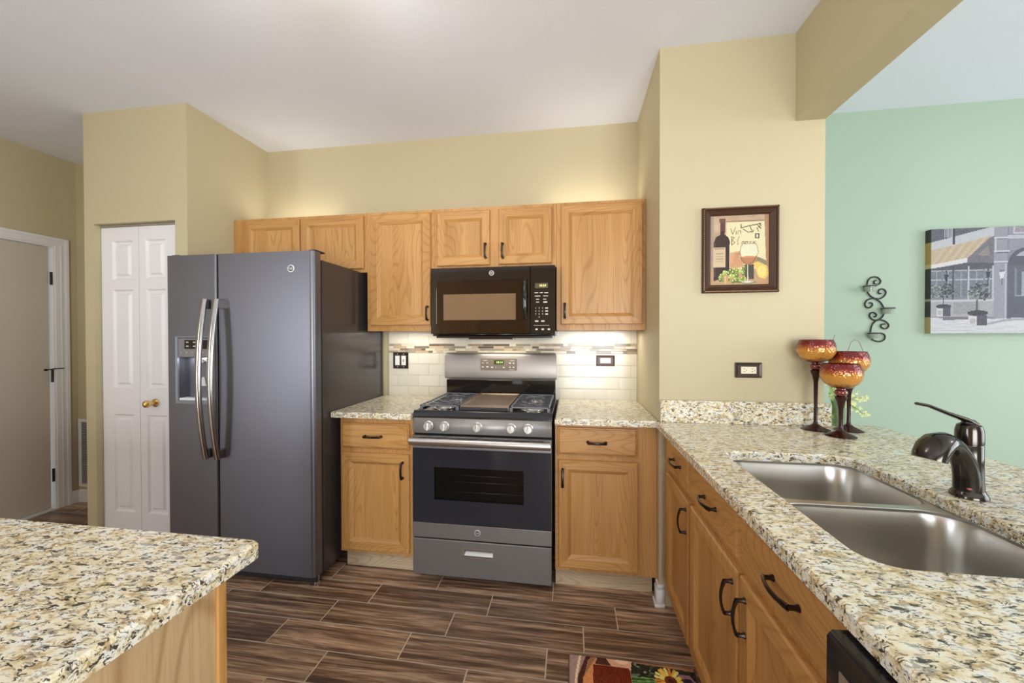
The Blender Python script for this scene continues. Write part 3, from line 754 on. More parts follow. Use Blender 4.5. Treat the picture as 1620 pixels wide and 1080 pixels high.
for i in range(3):
    for j in range(2): MB().box(h0+.06+i*.045, h0+.075+i*.045, -.7972, -.7964, 1.280+j*.022, 1.286+j*.022).build('display_mark', M_PRINT, dp)
MB().box(h0+.012, h1-.012, -.7965, -.752, z0+.014, z0+.026, .002).build('drip_tray', M_WHITE, dp)
MB().box(h0+.10, h0+.155, -.785, -.753, 1.19, 1.221, .003).build('spout', M_WHITE, dp)
mb = MB(); mb.prism([(h0+.12, 1.06), (h0+.16, 1.06), (h0+.148, 1.11), (h0+.134, 1.11)], -.772, -.766, 1); mb.build('paddle', M_WHITE, dp)
area('dispenser_lamp', (h0+.10, -.775, 1.217), (0, 0, 0), .12, .02, .32, (.80, .85, 1))
for x in (-1.30, -.56):
    mb = MB(); mb.lathe([(.018, x-.012), (.018, x+.012)], (0, -.745, .018), 16, 0); mb.build('roller', M_CHROME, t)
mb = MB(); mb.lathe([(.02, 0.0), (.02, .012), (.012, .016), (.012, .05)], (-.515, -.745, 0), 16); mb.build('foot', M_CHROME, t)
for x in (-1.36, -.51): MB().box(x-.022, x+.022, -.775, -.70, 1.7875, 1.797, .003).build('hinge_cover', M_MATTE, t)

# ------------------------------------------------------------------ microwave over the range
t = thing('microwave', 'black over the range microwave hung between the oak cabinets', 'microwave', (.38, -.2, 1.335))
mx0, mx1, mz0, mz1 = .003, .757, 1.352, 1.7515
MB().box(mx0, mx1, -.352, -.002, mz0-.014, mz1).build('body', M_BLACKG, t)
yf = -.390; xs = .612
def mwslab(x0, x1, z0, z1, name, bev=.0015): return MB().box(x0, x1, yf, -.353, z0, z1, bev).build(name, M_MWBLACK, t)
WIN = (.082, .528, 1.432, 1.592)
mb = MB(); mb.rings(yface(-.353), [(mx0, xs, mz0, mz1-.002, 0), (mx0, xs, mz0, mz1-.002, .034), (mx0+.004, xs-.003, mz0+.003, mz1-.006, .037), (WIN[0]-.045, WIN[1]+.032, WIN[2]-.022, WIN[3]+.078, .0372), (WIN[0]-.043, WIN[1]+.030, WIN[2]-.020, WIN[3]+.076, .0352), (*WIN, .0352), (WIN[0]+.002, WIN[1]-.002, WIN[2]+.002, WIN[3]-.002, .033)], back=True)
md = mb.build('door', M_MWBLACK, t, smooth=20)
MB().box(WIN[0]+.002, WIN[1]-.002, -.3875, -.3862, WIN[2]+.002, WIN[3]-.002).build('window', plain('window_tan_reflection', (.20, .125, .068), .10, spec=.6), md)  # reflection of oak put into the pane's tan colour
badge(t, .381, yf, 1.712, .0155)
mb = MB(); pts = [(.583, -.400-.024*(1-s*s), 1.553+.118*s) for s in [-1+2*i/12 for i in range(13)]]
mb.tube(pts, .0095, 12, upv=(0, 1, 0), flat=(1.25, .8))
for s in (-1, 1): mb.box(.576, .590, -.412, -.389, 1.553+s*.108-.01, 1.553+s*.108+.01, .002)
mb.build('handle', M_BLACK, md, smooth=50)
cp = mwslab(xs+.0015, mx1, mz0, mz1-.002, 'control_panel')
dis = MB().box(.640, .716, yf-.001, yf, 1.616, 1.646).build('display', M_DISPBG, cp)
lettering('clock_digits', '10:24', .019, (.684, yf-.0015, 1.631), M_AMBERD, cp)
y0, y1 = yf-.0008, yf
for x, z, w, h in ((.648, 1.590, .022, .004), (.678, 1.590, .018, .004), (.706, 1.589, .022, .004), (.655, 1.571, .032, .004), (.702, 1.571, .028, .004), (.655, 1.552, .018, .004), (.697, 1.552, .018, .004), (.655, 1.535, .018, .004), (.700, 1.535, .022, .008)):
    MB().box(x-w/2, x+w/2, y0, y1, z-h/2, z+h/2).build('function_key', M_PRINT, cp)
for dx in (0, 1): MB().box(.640+dx*.036, .660+dx*.036, y0, y1, 1.420, 1.428).build('start_key', M_PRINT, cp)
MB().box(.632, .722, y0, y1, 1.3985, 1.4005).build('printed_line', M_PRINT, cp)
for dx in (0, 1, 2): MB().box(.642+dx*.036, .656+dx*.036, y0, y1, 1.372, 1.381).build('lamp_key', M_PRINT, cp)
for z in (1.500, 1.483, 1.465): MB().box(.700, .716, y0, y1, z-.0035, z+.0035).build('power_key', M_PRINT, cp)
for r, row in enumerate(('123', '456', '789')):
    for c, ch in enumerate(row): lettering('number_key', ch, .013, (.644+c*.020, yf-.001, 1.500-r*.0175), M_PRINT, cp)
lettering('number_key', '0', .013, (.664, yf-.001, 1.4475), M_PRINT, cp)
mb = MB(); mb.prism([(-.352, 1.338), (-.375, 1.351), (-.352, 1.351)], mx0+.03, mx1-.004, 0); mb.box(.02, .74, -.34, -.02, 1.326, 1.338); mb.box(.23, .50, -.35, -.20, 1.318, 1.326)
mb.build('underside_tray', M_BLACKG, t)
MB().box(.30, .46, -.19, -.13, 1.3195, 1.3255).build('lamp_lens', M_WHITE, t)

# ------------------------------------------------------------------ range
t = thing('gas_range', 'slate gray gas range with five knobs and oven window', 'range', (.37, -.33, 0))
RX0, RX1 = -.008, .752
MB().box(RX0+.004, RX1-.004, -.622, -.012, .035, .895).build('body', M_BLACKG, t)
mb = MB(); mb.box(RX0+.002, RX1-.002, -.618, -.020, .8955, .918, .003); mb.prism([(-.642, .893), (-.642, .905), (-.626, .930), (-.612, .930), (-.606, .9185), (-.606, .893)], RX0, RX1, 0)
mb.box(RX0, RX0+.012, -.612, -.10, .918, .928, .002); mb.box(RX1-.012, RX1, -.612, -.10, .918, .928, .002)
mb.build('cooktop', M_BLACKG, t)
mb = MB(); mb.prism([(-.622, .805), (-.652, .812), (-.644, .892), (-.622, .892)], RX0+.004, RX1-.003, 0); pn = mb.build('control_panel', brushed('panel_slate', (.33, .31, .29), .4, 0, .3, .03), t)
for x in (.086, .176, .357, .538, .628):
    k = MB(); prof = [(.0265, 0), (.0265, -.006), (.022, -.010), (.021, -.028), (.019, -.031), (0.001, -.0315)]
    k.lathe(prof, (x, -.649, .853), 28, 1); k.box(x-.0038, x+.0038, -.6875, -.678, .833, .873, .0015)
    k.box(x-.0007, x+.0007, -.6880, -.6872, .853, .872, m=1); k.build('knob', [M_KNOB, M_MATTE], pn)
# oven door with a see-through dark window and racks behind it
OW = (.118, .604, .455, .632); oz0, oz1, yo = .246, .798, -.628
mb = MB(); mb.rings(yface(yo), [(RX0+.002, RX1-.002, oz0, oz1, 0), (RX0+.002, RX1-.002, oz0, oz1, .026), (RX0+.005, RX1-.005, oz0+.003, oz1-.003, .029), (RX0+.005, RX1-.005, .327, .732, .029)], close=False)
od = mb.build('oven_door', M_RANGE, t)
mb = MB(); mb.rings(yface(yo), [(RX0+.0055, RX1-.0055, .327, .732, .0288), (RX0+.0055, RX1-.0055, .327, .732, .0300), (OW[0], OW[1], OW[2], OW[3], .0300), (OW[0], OW[1], OW[2], OW[3], .010), (OW[0], OW[1], OW[2], OW[3], -.0)], close=False)
gl = mb.build('door_glass', plain('oven_door_glass', (.022, .024, .031), .12, spec=.5), od)
MB().box(OW[0], OW[1], -.6565, -.6545, OW[2], OW[3]).build('window', M_OVENGL, od)
MB().box(RX0+.006, RX1-.006, -.6585, -.6565, .3245, .3275).build('trim_strip', M_SATIN, od)
rk = MB()
for z in (.498, .552, .588):
    rk.tube([(OW[0]+.03, -.641, z), (OW[1]-.002, -.641, z)], .0018, 6)
for i in range(24):
    x = OW[0]+.035+i*.019; rk.tube([(x, -.641, .498), (x, -.632, .500)], .0012, 5); rk.tube([(x, -.641, .588), (x, -.632, .590)], .0012, 5)
rk.build('oven_racks', M_SATIN, t)
MB().box(OW[0]-.01, OW[1]+.01, -.627, -.6225, OW[2]-.01, OW[3]+.01).build('oven_interior', plain('oven_interior', (.03, .024, .022), .5), t)
mb = MB(); mb.tube([(RX0+.006, -.706, .778), (RX1-.006, -.706, .778)], .0165, 14, flat=(.8, 1.2))
for x in (RX0+.03, RX1-.03): mb.box(x-.012, x+.012, -.703, -.6565, .768, .790, .003)
mb.build('handle', M_STEEL, od, smooth=50)
for x0, x1 in ((.12, .19), (.21, .36), (.385, .54), (.56, .63)): MB().box(x0, x1, -.6578, -.6572, .782, .787).build('vent_slot', M_DARKW, od)
badge(t, .357, -.6575, .291, .0165)
mb = MB(); dx = (.277, .444, .156, .199)
mb.rings(yface(-.624), [(RX0+.003, RX1-.003, .042, .238, 0), (RX0+.003, RX1-.003, .042, .238, .028), (RX0+.006, RX1-.006, .045, .235, .031), (*dx, .031), (*dx, .010)], back=True); dw = mb.build('drawer', M_RANGE, t)
mb = MB(); mb.rings(yface(-.655), [(dx[0]-.004, dx[1]+.004, dx[2]-.004, dx[3]+.004, -.001), (dx[0]-.004, dx[1]+.004, dx[2]-.004, dx[3]+.004, .002), (dx[0]+.004, dx[1]-.004, dx[2]+.004, dx[3]-.004, .002), (dx[0]+.006, dx[1]-.006, dx[2]+.006, dx[3]-.006, -.004)], close=False)
mb.prism([(-.653, dx[2]+.004), (-.636, dx[2]+.026), (-.636, dx[2]+.003)], dx[0]+.004, dx[1]-.004, 0); mb.build('pull', M_STEEL, dw)
for x in (.03, .71):
    for y in (-.58, -.08): MB().lathe([(.016, 0), (.016, .008), (.01, .012), (.01, .036)], (x, y, 0), 14).build('foot', M_MATTE, t)
# backguard with clock
mb = MB(); mb.box(RX0+.006, RX1-.006, -.075, -.0115, .918, 1.04, .002); mb.build('backguard_base', M_BLACK, t)
BG = MB(); bs = []
for (i, y, z) in ((0, -.0115, 0), (0, -.070, 0), (.0, -.090, .006), (.0, -.094, .02), (.0, -.086, .160), (.006, -.076, .172), (.012, -.060, .176), (.012, -.0115, .176)): bs.append((i, y, z+1.048))
BG.loft([[(RX0-.002+i, y, z) for i, y, z in bs], [(RX1+.001-i, y, z) for i, y, z in bs]]); bg = BG.build('backguard', M_BGUARD, t, smooth=50)
def on_bg(z): return -.094+(z-1.068)*(.008/.140)
pb = MB(); pb.loft([[(x, on_bg(z)-.0025, z) for x, z in rrect(.241, .492, 1.108, 1.188, .008, 3)], [(x, on_bg(z)+.002, z) for x, z in rrect(.241, .492, 1.108, 1.188, .008, 3)]]); pb = pb.build('clock_panel', M_PANELBG, t)
di = MB().box(.335, .402, on_bg(1.16)-.0040, on_bg(1.16)-.002, 1.148, 1.177).build('display', plain('clock_display', (.05, .055, .012), .2), pb)
lettering('clock_digits', '10:14', .021, (.372, on_bg(1.16)-.0045, 1.162), M_GREEND, pb)
for x, z, w, h in ((.258, 1.157, .012, .005), (.288, 1.157, .012, .005), (.258, 1.130, .012, .008), (.290, 1.131, .018, .008), (.322, 1.129, .016, .008), (.348, 1.128, .003, .010), (.366, 1.128, .003, .003), (.402, 1.128, .012, .008), (.444, 1.157, .016, .008), (.468, 1.157, .012, .008), (.444, 1.130, .010, .008), (.468, 1.130, .012, .008), (.272, 1.174, .030, .003), (.460, 1.174, .028, .003), (.455, 1.114, .03, .002)):
    yy = on_bg(z)-.0032; MB().box(x-w/2, x+w/2, yy, yy+.001, z-h/2, z+h/2).build('key', M_PRINT, pb)
# burners, grates, griddle
for x in (.115, .632):
    for y, r in ((-.47, .052), (-.20, .040)):
        b = MB().lathe([(r+.012, .9182), (r+.012, .922), (r, .924), (r-.004, .932)], (x, y, 0), 28).build('burner', M_SATIN, t)
        MB().lathe([(r-.006, .932), (r-.004, .935), (r-.010, .940), (.001, .9405)], (x, y, 0), 28).build('burner_cap', M_GRIND, b)
def grate(x0, x1):
    mb = MB(); y0, y1 = -.590, -.105; zt = .956; w = .0085
    for x in (x0, x1-.010): mb.box(x, x+.010, y0, y1, zt-.009, zt-.001, .002)
    for y in (y0, y1-.012): mb.box(x0, x1, y, y+.010, zt-.010, zt-.001, .002)
    for i in range(9):
        y = y0+.045+i*(y1-y0-.09)/8; mb.box(x0+.004, x1-.004, y-w/2, y+w/2, zt-.0032, zt, .0008)
    cx = (x0+x1)/2
    for cy in (-.47, -.20):
        for a in (PI/4, 3*PI/4):
            dx_, dy_ = math.cos(a)*.085, math.sin(a)*.085
            mb.tube([(cx-dx_, cy-dy_, zt-.003), (cx, cy, zt-.006), (cx+dx_, cy+dy_, zt-.003)], .005, 6)
    for x in (x0+.006, x1-.006):
        for y in (y0+.008, y1-.008): mb.box(x-.008, x+.008, y-.008, y+.008, .9182, zt-.006, .002)
    return mb.build('grate', M_IRON, t)
grate(.012, .232); grate(.522, .736)
mb = MB(); mb.rings(lambda u, v, d: (u, v, .945+d), [(.240, .514, -.575, -.100, -.010), (.240, .514, -.575, -.100, .010), (.248, .506, -.567, -.108, .011), (.258, .496, -.557, -.118, .003)], back=True); mb.build('griddle', M_GRIDDLE, t)
for x in (.246, .508):
    for y in (-.57, -.11): MB().box(x-.006, x+.006, y-.006, y+.006, .9182, .936).build('griddle_foot', M_IRON, t)
MB().box(.246, .508, -.585, -.578, .925, .944, .002).build('griddle_rail', M_MATTE, t)

# ------------------------------------------------------------------ switches and outlets
def plate(name, label, cat, x0, x1, z0, z1, y):
    t = thing(name, label, cat, ((x0+x1)/2, y, (z0+z1)/2))
    mb = MB(); mb.rings(yface(y), [(x0, x1, z0, z1, .0003), (x0, x1, z0, z1, .003), (x0+.004, x1-.004, z0+.004, z1-.004, .006), (x0+.012, x1-.012, z0+.012, z1-.012, .005)], back=True); mb.build('cover_plate', M_PLATE, t); return t
t = plate('light_switch', 'bronze double switch plate with two white rockers on the tiled backsplash', 'light switch', -.424, -.309, 1.107, 1.224, -.0095)
for x in (-.390, -.343):
    r = MB().box(x-.0165, x+.0165, -.0175, -.014, 1.131, 1.199, .001).build('rocker', M_WHITE, t)
MB().box(-.347, -.339, -.0195, -.0175, 1.155, 1.175).build('slider', plain('grey_slider', (.25, .24, .23), .5), t)
for x in (-.390, -.343):
    for z in (1.119, 1.212): MB().lathe([(.003, -.0145), (.003, -.016)], (x, 0, z), 8, 1).build('screw', M_SATIN, t)
def outlet(label, cx, cz, y, mat):
    t = plate('power_outlet', label, 'outlet', cx-.060, cx+.060, cz-.036, cz+.036, y)
    o = MB().box(cx-.034, cx+.034, y-.0085, y-.0045, cz-.0165, cz+.0165, .001).build('socket', mat, t)
    for s in (-1, 1):
        for dz in (-.006, .006): MB().box(cx+s*.018-.0055, cx+s*.018+.0015, y-.0090, y-.0084, cz+dz-.001, cz+dz+.001).build('slot', M_DARKW, o)
        MB().lathe([(.0022, y-.0084), (.0022, y-.0090)], (cx+s*.018+.008, 0, cz), 8, 1).build('slot', M_DARKW, o)
    return t
outlet('bronze outlet plate with white socket on the tiles right of the range', 1.075, 1.174, -.0095, M_WHITE)
outlet('dark outlet plate with ivory socket on the yellow wall above the counter', 1.684, 1.171, -.657, M_IVORY)

# ------------------------------------------------------------------ painted pictures
class Paint:
    """a small painter: float pixel grid with its own drawing coordinates"""
    def __init__(s, W, H, x0, x1, y0, y1, bg):
        s.W, s.H = W, H; s.a = np.zeros((H, W, 3)); s.a[:] = bg
        X = x0+(np.arange(W)+.5)/W*(x1-x0); Y = y0+(np.arange(H)+.5)/H*(y1-y0)
        s.X, s.Y = np.meshgrid(X, Y); s.px = abs(x1-x0)/W
    def put(s, m, c, al=1, n=0):
        c = np.array(c, float); a = s.a[m]
        col = c+(np.random.randn(m.sum(), 1)*n if n else 0)
        s.a[m] = a*(1-al)+col*al
    def poly(s, pts, c, al=1, n=0):
        m = np.zeros(s.X.shape, bool); k = len(pts)
        for i in range(k):
            (xa, ya), (xb, yb) = pts[i], pts[(i+1) % k]
            if ya == yb: continue
            cnd = ((ya > s.Y) != (yb > s.Y)) & (s.X < (xb-xa)*(s.Y-ya)/(yb-ya)+xa); m ^= cnd
        s.put(m, c, al, n)
    def ell(s, cx, cy, rx, ry, c, al=1, n=0, ymin=None, ymax=None):
        m = ((s.X-cx)/rx)**2+((s.Y-cy)/ry)**2 < 1
        if ymin is not None: m &= s.Y > ymin
        if ymax is not None: m &= s.Y < ymax
        s.put(m, c, al, n)
    def line(s, pts, w, c, al=1):
        m = np.zeros(s.X.shape, bool)
        for (xa, ya), (xb, yb) in zip(pts, pts[1:]):
            dx, dy = xb-xa, yb-ya; L = dx*dx+dy*dy+1e-9; t = np.clip(((s.X-xa)*dx+(s.Y-ya)*dy)/L, 0, 1)
            m |= (s.X-xa-t*dx)**2+(s.Y-ya-t*dy)**2 < (w/2)**2
        s.put(m, c, al)
    def rect(s, x0, x1, y0, y1, c, al=1, n=0): s.put((s.X > x0) & (s.X < x1) & (s.Y > y0) & (s.Y < y1), c, al, n)
    def blotch(s, amp, k=6):
        g = np.random.randn(s.H//k+2, s.W//k+2); yi = np.arange(s.H)/k; xi = np.arange(s.W)/k
        y0 = yi.astype(int); x0 = xi.astype(int); fy = (yi-y0)[:, None]; fx = (xi-x0)[None]
        v = g[y0][:, x0]*(1-fy)*(1-fx)+g[y0+1][:, x0]*fy*(1-fx)+g[y0][:, x0+1]*(1-fy)*fx+g[y0+1][:, x0+1]*fy*fx
        s.a += v[:, :, None]*amp
    def mesh(s, name, place, mat, parent):
        """place(u,v) u right 0..1, v down 0..1 -> world"""
        W, H = s.W, s.H; o0 = Vector(ORG[parent]); me = bpy.data.meshes.new(name)
        P00, P10, P01 = (np.array(place(*q)) for q in ((0, 0), (1, 0), (0, 1)))
        u, v = np.meshgrid(np.arange(W+1)/W, np.arange(H+1)/H)
        co = P00+u[..., None]*(P10-P00)+v[..., None]*(P01-P00)-np.array(o0)
        me.vertices.add((W+1)*(H+1)); me.vertices.foreach_set('co', co.reshape(-1))
        i = (np.arange(H)[:, None]*(W+1)+np.arange(W)[None]).reshape(-1)
        q = np.stack([i, i+W+1, i+W+2, i+1], 1).reshape(-1)
        me.loops.add(len(q)); me.loops.foreach_set('vertex_index', q)
        me.polygons.add(W*H); me.polygons.foreach_set('loop_start', np.arange(W*H)*4)
        me.update(calc_edges=True)
        a = np.clip(s.a, 0, 255)/255; lin = np.where(a <= .04045, a/12.92, ((a+.055)/1.055)**2.4)
        cols = np.ones((W*H, 4, 4), np.float32); cols[:, :, :3] = lin.reshape(-1, 1, 3)
        at = me.color_attributes.new('Col', 'FLOAT_COLOR', 'CORNER'); at.data.foreach_set('color', cols.reshape(-1))
        me.materials.append(mat); o = bpy.data.objects.new(name, me); COL.objects.link(o); o.parent = parent; ORG[o] = ORG[parent]; return o

# framed wine still life
fxa, fxb, fza, fzb = 1.473, 1.811, 1.540, 1.947; ax0, ax1, az0, az1 = 1.510, 1.770, 1.578, 1.908
t = thing('framed_picture', 'small wine still life in a dark wood frame on the yellow wall', 'picture', ((fxa+fxb)/2, -.657, fza))
mb = MB(); mb.rings(yface(-.6575), inset_rects(fxa, fxb, fza, fzb, ((0, 0), (0, .014), (.004, .020), (.010, .021), (.013, .017), (.022, .023), (.028, .018), (.032, .019))), close=False, back=True)
mb.rings(yface(-.6575), [(fxa+.032, fxb-.032, fza+.032, fzb-.032, .019), (ax0, ax1, az0, az1, .012), (ax0, ax1, az0, az1, .006)], close=False)
fr = mb.build('frame', M_FRAME, t)
mb = MB()
for i in range(46):
    f = i/45
    for z in (fza+.006, fzb-.006): mb.box(fxa+.006+f*(fxb-fxa-.012)-.0022, fxa+.006+f*(fxb-fxa-.012)+.0022, -.6805, -.6775, z-.0025, z+.0025)
    for x in (fxa+.006, fxb-.006): mb.box(x-.0025, x+.0025, -.6805, -.6775, fza+.006+f*(fzb-fza-.012)-.0022, fza+.006+f*(fzb-fza-.012)+.0022)
mb.build('beading', M_FRAMELIP, fr)
p = Paint(132, 156, 165, 760, 180, 885, (178, 152, 124)); p.blotch(7, 14)
p.rect(165, 760, 690, 885, (176, 142, 108)); p.rect(165, 200, 180, 720, (160, 138, 122)); p.rect(715, 760, 180, 720, (164, 124, 92))
p.poly([(330, 240), (715, 250), (735, 720), (340, 740)], (208, 198, 158), n=3); p.rect(330, 715, 236, 246, (140, 120, 92))
p.poly([(370, 560), (470, 540), (520, 690), (370, 740)], (196, 150, 112)); p.poly([(640, 600), (730, 640), (735, 700), (620, 660)], (150, 140, 110))
for i in range(6): p.line([(372+i*25, 740), (430+i*8, 560)], 5, (150, 100, 72), .7)
for i in range(5): p.line([(640, 610+i*12), (735, 660+i*14)], 4, (70, 62, 52), .8)
for q in ([(375, 310), (395, 370), (425, 300)], [(432, 340), (430, 372)], [(450, 372), (452, 335), (475, 335), (478, 370)], [(385, 395), (385, 480)], [(385, 395), (412, 405), (390, 432), (420, 455), (386, 480)], [(462, 395), (445, 440), (450, 475)], [(490, 470), (492, 450), (512, 450), (514, 472)], [(525, 470), (527, 450), (548, 450), (550, 472)], [(585, 450), (565, 458), (585, 472)], [(606, 470), (600, 455), (625, 452), (606, 470), (630, 472)]): p.line(q, 7, (122, 92, 62), .85)
for q in ([(480, 275), (480, 310), (520, 300), (560, 290)], [(500, 320), (550, 355), (600, 350), (605, 335)], [(560, 290), (640, 280), (680, 270)], [(650, 290), (680, 322)], [(640, 310), (655, 350)], [(660, 270), (680, 290), (660, 310)], [(570, 300), (590, 340)]): p.line(q, 8, (82, 72, 56))
p.rect(622, 664, 370, 420, (92, 84, 66)); p.rect(634, 652, 378, 412, (210, 200, 170))
p.poly([(262, 210), (318, 210), (320, 245), (315, 372), (352, 400), (366, 440), (362, 770), (350, 790), (205, 845), (200, 830), (203, 450), (225, 395), (268, 372), (270, 250)], (60, 46, 40), n=3)
p.rect(268, 316, 248, 340, (92, 62, 56)); p.rect(258, 322, 208, 246, (104, 76, 66)); p.rect(203, 222, 440, 800, (86, 74, 66), .6)
p.rect(198, 322, 502, 704, (192, 170, 138)); p.rect(205, 316, 512, 520, (140, 118, 92))
for z in (560, 590, 615, 640): p.rect(222, 300, z, z+7, (150, 130, 104))
p.poly([(600, 660), (660, 655), (745, 700), (758, 790), (720, 835), (660, 810)], (206, 178, 96), n=4); p.ell(690, 755, 45, 62, (222, 196, 118))
p.rect(520, 610, 680, 830, (76, 70, 58))
for _ in range(60):
    x, y = random.uniform(270, 520), random.uniform(700, 850)
    if y < 700+(520-x)*.25: continue
    c = random.choice([(150, 160, 78), (170, 176, 96), (116, 130, 58), (96, 112, 54)]); p.ell(x, y, 20, 20, c); p.ell(x-6, y-6, 7, 7, (206, 208, 146))
p.rect(305, 355, 785, 876, (184, 140, 96)); p.rect(312, 330, 790, 870, (214, 176, 134), .6)
p.ell(562, 575, 92, 112, (206, 206, 176), .75); p.ell(562, 580, 90, 108, (164, 108, 74), .9, ymin=606); p.ell(562, 606, 88, 9, (190, 136, 96))
p.line([(472, 560), (480, 500), (500, 470), (625, 470), (645, 500), (654, 560)], 5, (110, 104, 84)); p.line([(470, 560), (490, 640), (545, 690), (600, 660), (652, 570)], 5, (96, 84, 66))
p.line([(550, 690), (552, 850)], 13, (190, 186, 164)); p.line([(556, 690), (558, 850)], 5, (96, 92, 80)); p.ell(555, 862, 82, 14, (126, 122, 102)); p.ell(548, 858, 60, 8, (206, 200, 176))
p.a += np.random.randn(p.H, p.W, 1)*4
p.mesh('art_print', lambda u, v: (ax0+u*(ax1-ax0), -.664, az1-v*(az1-az0)), M_ARTG, t)

# canvas print of an old street front with an awning
cx0, cx1, cz0, cz1 = 3.003, 3.93, 1.349, 1.978
t = thing('canvas_print', 'large gray canvas of a corner cafe with tan awning on the green wall', 'picture', ((cx0+cx1)/2, GY, cz0))
MB().box(cx0, cx1, .0508, GY-.001, cz0, cz1).build('stretcher', plain('canvas_edge', (.17, .15, .12), .7), t)
sx = (963-105)/(3.475-3.003)
p = Paint(232, 158, 105, 105+sx*(cx1-cx0), 68, 1036, (150, 150, 158)); p.blotch(5, 10)
Wd = 105+sx*(cx1-cx0)
p.poly([(105, 68), (Wd, 68), (Wd, 900), (105, 900)], (128, 128, 138), n=4)
p.poly([(105, 68), (690, 68), (690, 140), (105, 230)], (92, 94, 104), n=8)                      # upper storey
for x in range(225, 320, 18): p.rect(x, x+10, 68, 150, (170, 172, 180))
p.poly([(105, 190), (690, 60), (690, 150), (105, 290)], (186, 188, 192), n=3); p.rect(312, 330, 68, 215, (62, 62, 70))
p.poly([(105, 265), (500, 185), (672, 142), (450, 340), (105, 405)], (196, 170, 132), n=3)      # awning
for i in range(9): p.line([(120+i*42, 400-i*7), (240+i*48, 240-i*11)], 9, (178, 148, 108) if i % 2 else (214, 194, 160), .55)
p.poly([(105, 400), (450, 340), (450, 382), (105, 434)], (214, 212, 208)); p.poly([(452, 340), (690, 145), (695, 390), (452, 390)], (112, 108, 116), n=6); p.poly([(540, 320), (640, 230), (660, 330)], (150, 138, 132), .7, 6)
p.poly([(105, 436), (450, 384), (700, 392), (700, 440), (105, 470)], (84, 84, 94))
p.rect(105, 700, 450, 740, (122, 126, 136), n=8)                                               # shop windows
for x0, x1 in ((105, 210), (222, 312), (340, 450), (470, 600), (612, 700)):
    p.rect(x0, x1, 455, 700, (112, 118, 128), n=10); p.rect(x0, x1, 455, 462, (186, 188, 196)); p.rect(x0+(x1-x0)//2-4, x0+(x1-x0)//2+4, 455, 700, (160, 164, 172)); p.rect(x0, x1, 535, 545, (170, 174, 182))
for x in (318, 460, 690): p.rect(x-8, x+8, 420, 780, (186, 186, 194) if x != 318 else (70, 70, 80))
p.rect(105, 810, 722, 740, (186, 188, 194)); p.rect(105, 700, 740, 880, (164, 162, 166), n=5); p.rect(320, 560, 745, 850, (150, 148, 152), n=8)
p.rect(695, 815, 68, 900, (146, 146, 156), n=4)                                                # pillar
for y in (160, 285, 380): p.rect(695, 835, y, y+12, (196, 198, 206)); p.rect(700, 825, y+12, y+20, (104, 104, 114))
p.rect(700, 712, 170, 300, (190, 190, 198)); p.rect(795, 812, 400, 900, (176, 176, 184)); p.rect(830, Wd, 68, 280, (140, 140, 150), n=4); p.rect(870, 1020, 40, 135, (188, 186, 190)); p.rect(885, 1005, 60, 122, (148, 142, 146), n=14)
p.rect(815, Wd, 150, 180, (180, 182, 190))
p.ell(1010, 420, 190, 165, (86, 86, 98)); p.rect(820, 1200, 420, 900, (92, 94, 108), n=4); p.ell(1010, 400, 140, 112, (170, 178, 184), .9, 8, ymax=340)   # arched doorway
p.rect(885, 905, 450, 700, (120, 122, 134)); p.rect(950, 1050, 480, 700, (150, 156, 166), n=6); p.rect(890, 1100, 690, 702, (170, 174, 184)); p.rect(820, 1200, 705, 900, (88, 90, 104))
for x in range(1240, int(Wd), 150): p.rect(x, x+100, 460, 720, (108, 112, 122), n=8); p.rect(x+46, x+54, 460, 720, (176, 178, 186)); p.rect(x, x+100, 580, 588, (176, 178, 186))
p.poly([(105, 890), (700, 905), (820, 900), (Wd, 850), (Wd, 1036), (105, 1036)], (204, 204, 206), n=3)   # pavement
for i in range(8): p.line([(105, 905+i*17), (700+i*60, 930+i*14)], 3, (170, 172, 178), .6)
p.poly([(580, 955), (800, 905), (Wd, 860), (Wd, 880), (820, 925), (600, 965)], (140, 140, 150), .7); p.poly([(220, 880), (480, 888), (480, 905), (220, 915)], (110, 110, 120))
for cx, cy, s in ((245, 600, .85), (570, 610, 1.1)):                                            # potted trees
    for _ in range(150):
        a, r = random.uniform(0, 2*PI), random.random()**.6
        p.ell(cx+math.cos(a)*r*85*s, cy+40+math.sin(a)*r*80*s, 13, 9, random.choice([(78, 84, 88), (98, 106, 108), (128, 140, 138), (60, 64, 70)]))
    p.rect(cx-30*s, cx-18*s, cy+110*s, cy+210*s, (70, 70, 78)); p.ell(cx-20*s, cy+218*s, 88*s, 24*s, (66, 66, 74), 1, 8)
    p.rect(cx-100*s, cx-25*s, cy+240*s, cy+322*s, (206, 202, 200)); p.ell(cx-62*s, cy+285*s, 26*s, 26*s, (178, 172, 170)); p.rect(cx-25*s, cx+60*s, cy+235*s, cy+322*s, (84, 82, 92), n=6)
for _ in range(90): p.ell(random.uniform(105, 200), random.uniform(590, 700), 11, 7, random.choice([(108, 120, 118), (150, 162, 156), (84, 92, 94)]))
for _ in range(70): p.ell(random.uniform(455, 560), random.uniform(630, 700), 11, 7, random.choice([(108, 120, 118), (150, 162, 156), (84, 92, 94)]))
for x, y in ((250, 510), (640, 490)): p.poly([(x-20, y-20), (x+24, y-20), (x+12, y+40), (x-8, y+40)], (60, 60, 68)); p.line([(x+4, y+40), (x-6, y+110)], 8, (60, 60, 68)); p.line([(x, y-55), (x+4, y-20)], 9, (66, 66, 74))
p.poly([(742, 480), (795, 475), (785, 535), (755, 540)], (206, 208, 212)); p.poly([(748, 470), (792, 466), (785, 458), (755, 460)], (80, 80, 90)); p.line([(770, 540), (772, 590)], 8, (90, 90, 100))
p.a = p.a*.80+14; g_ = p.a.mean(2, keepdims=True); p.a = g_+(p.a-g_)*.75
p.a += np.random.randn(p.H, p.W, 1)*3
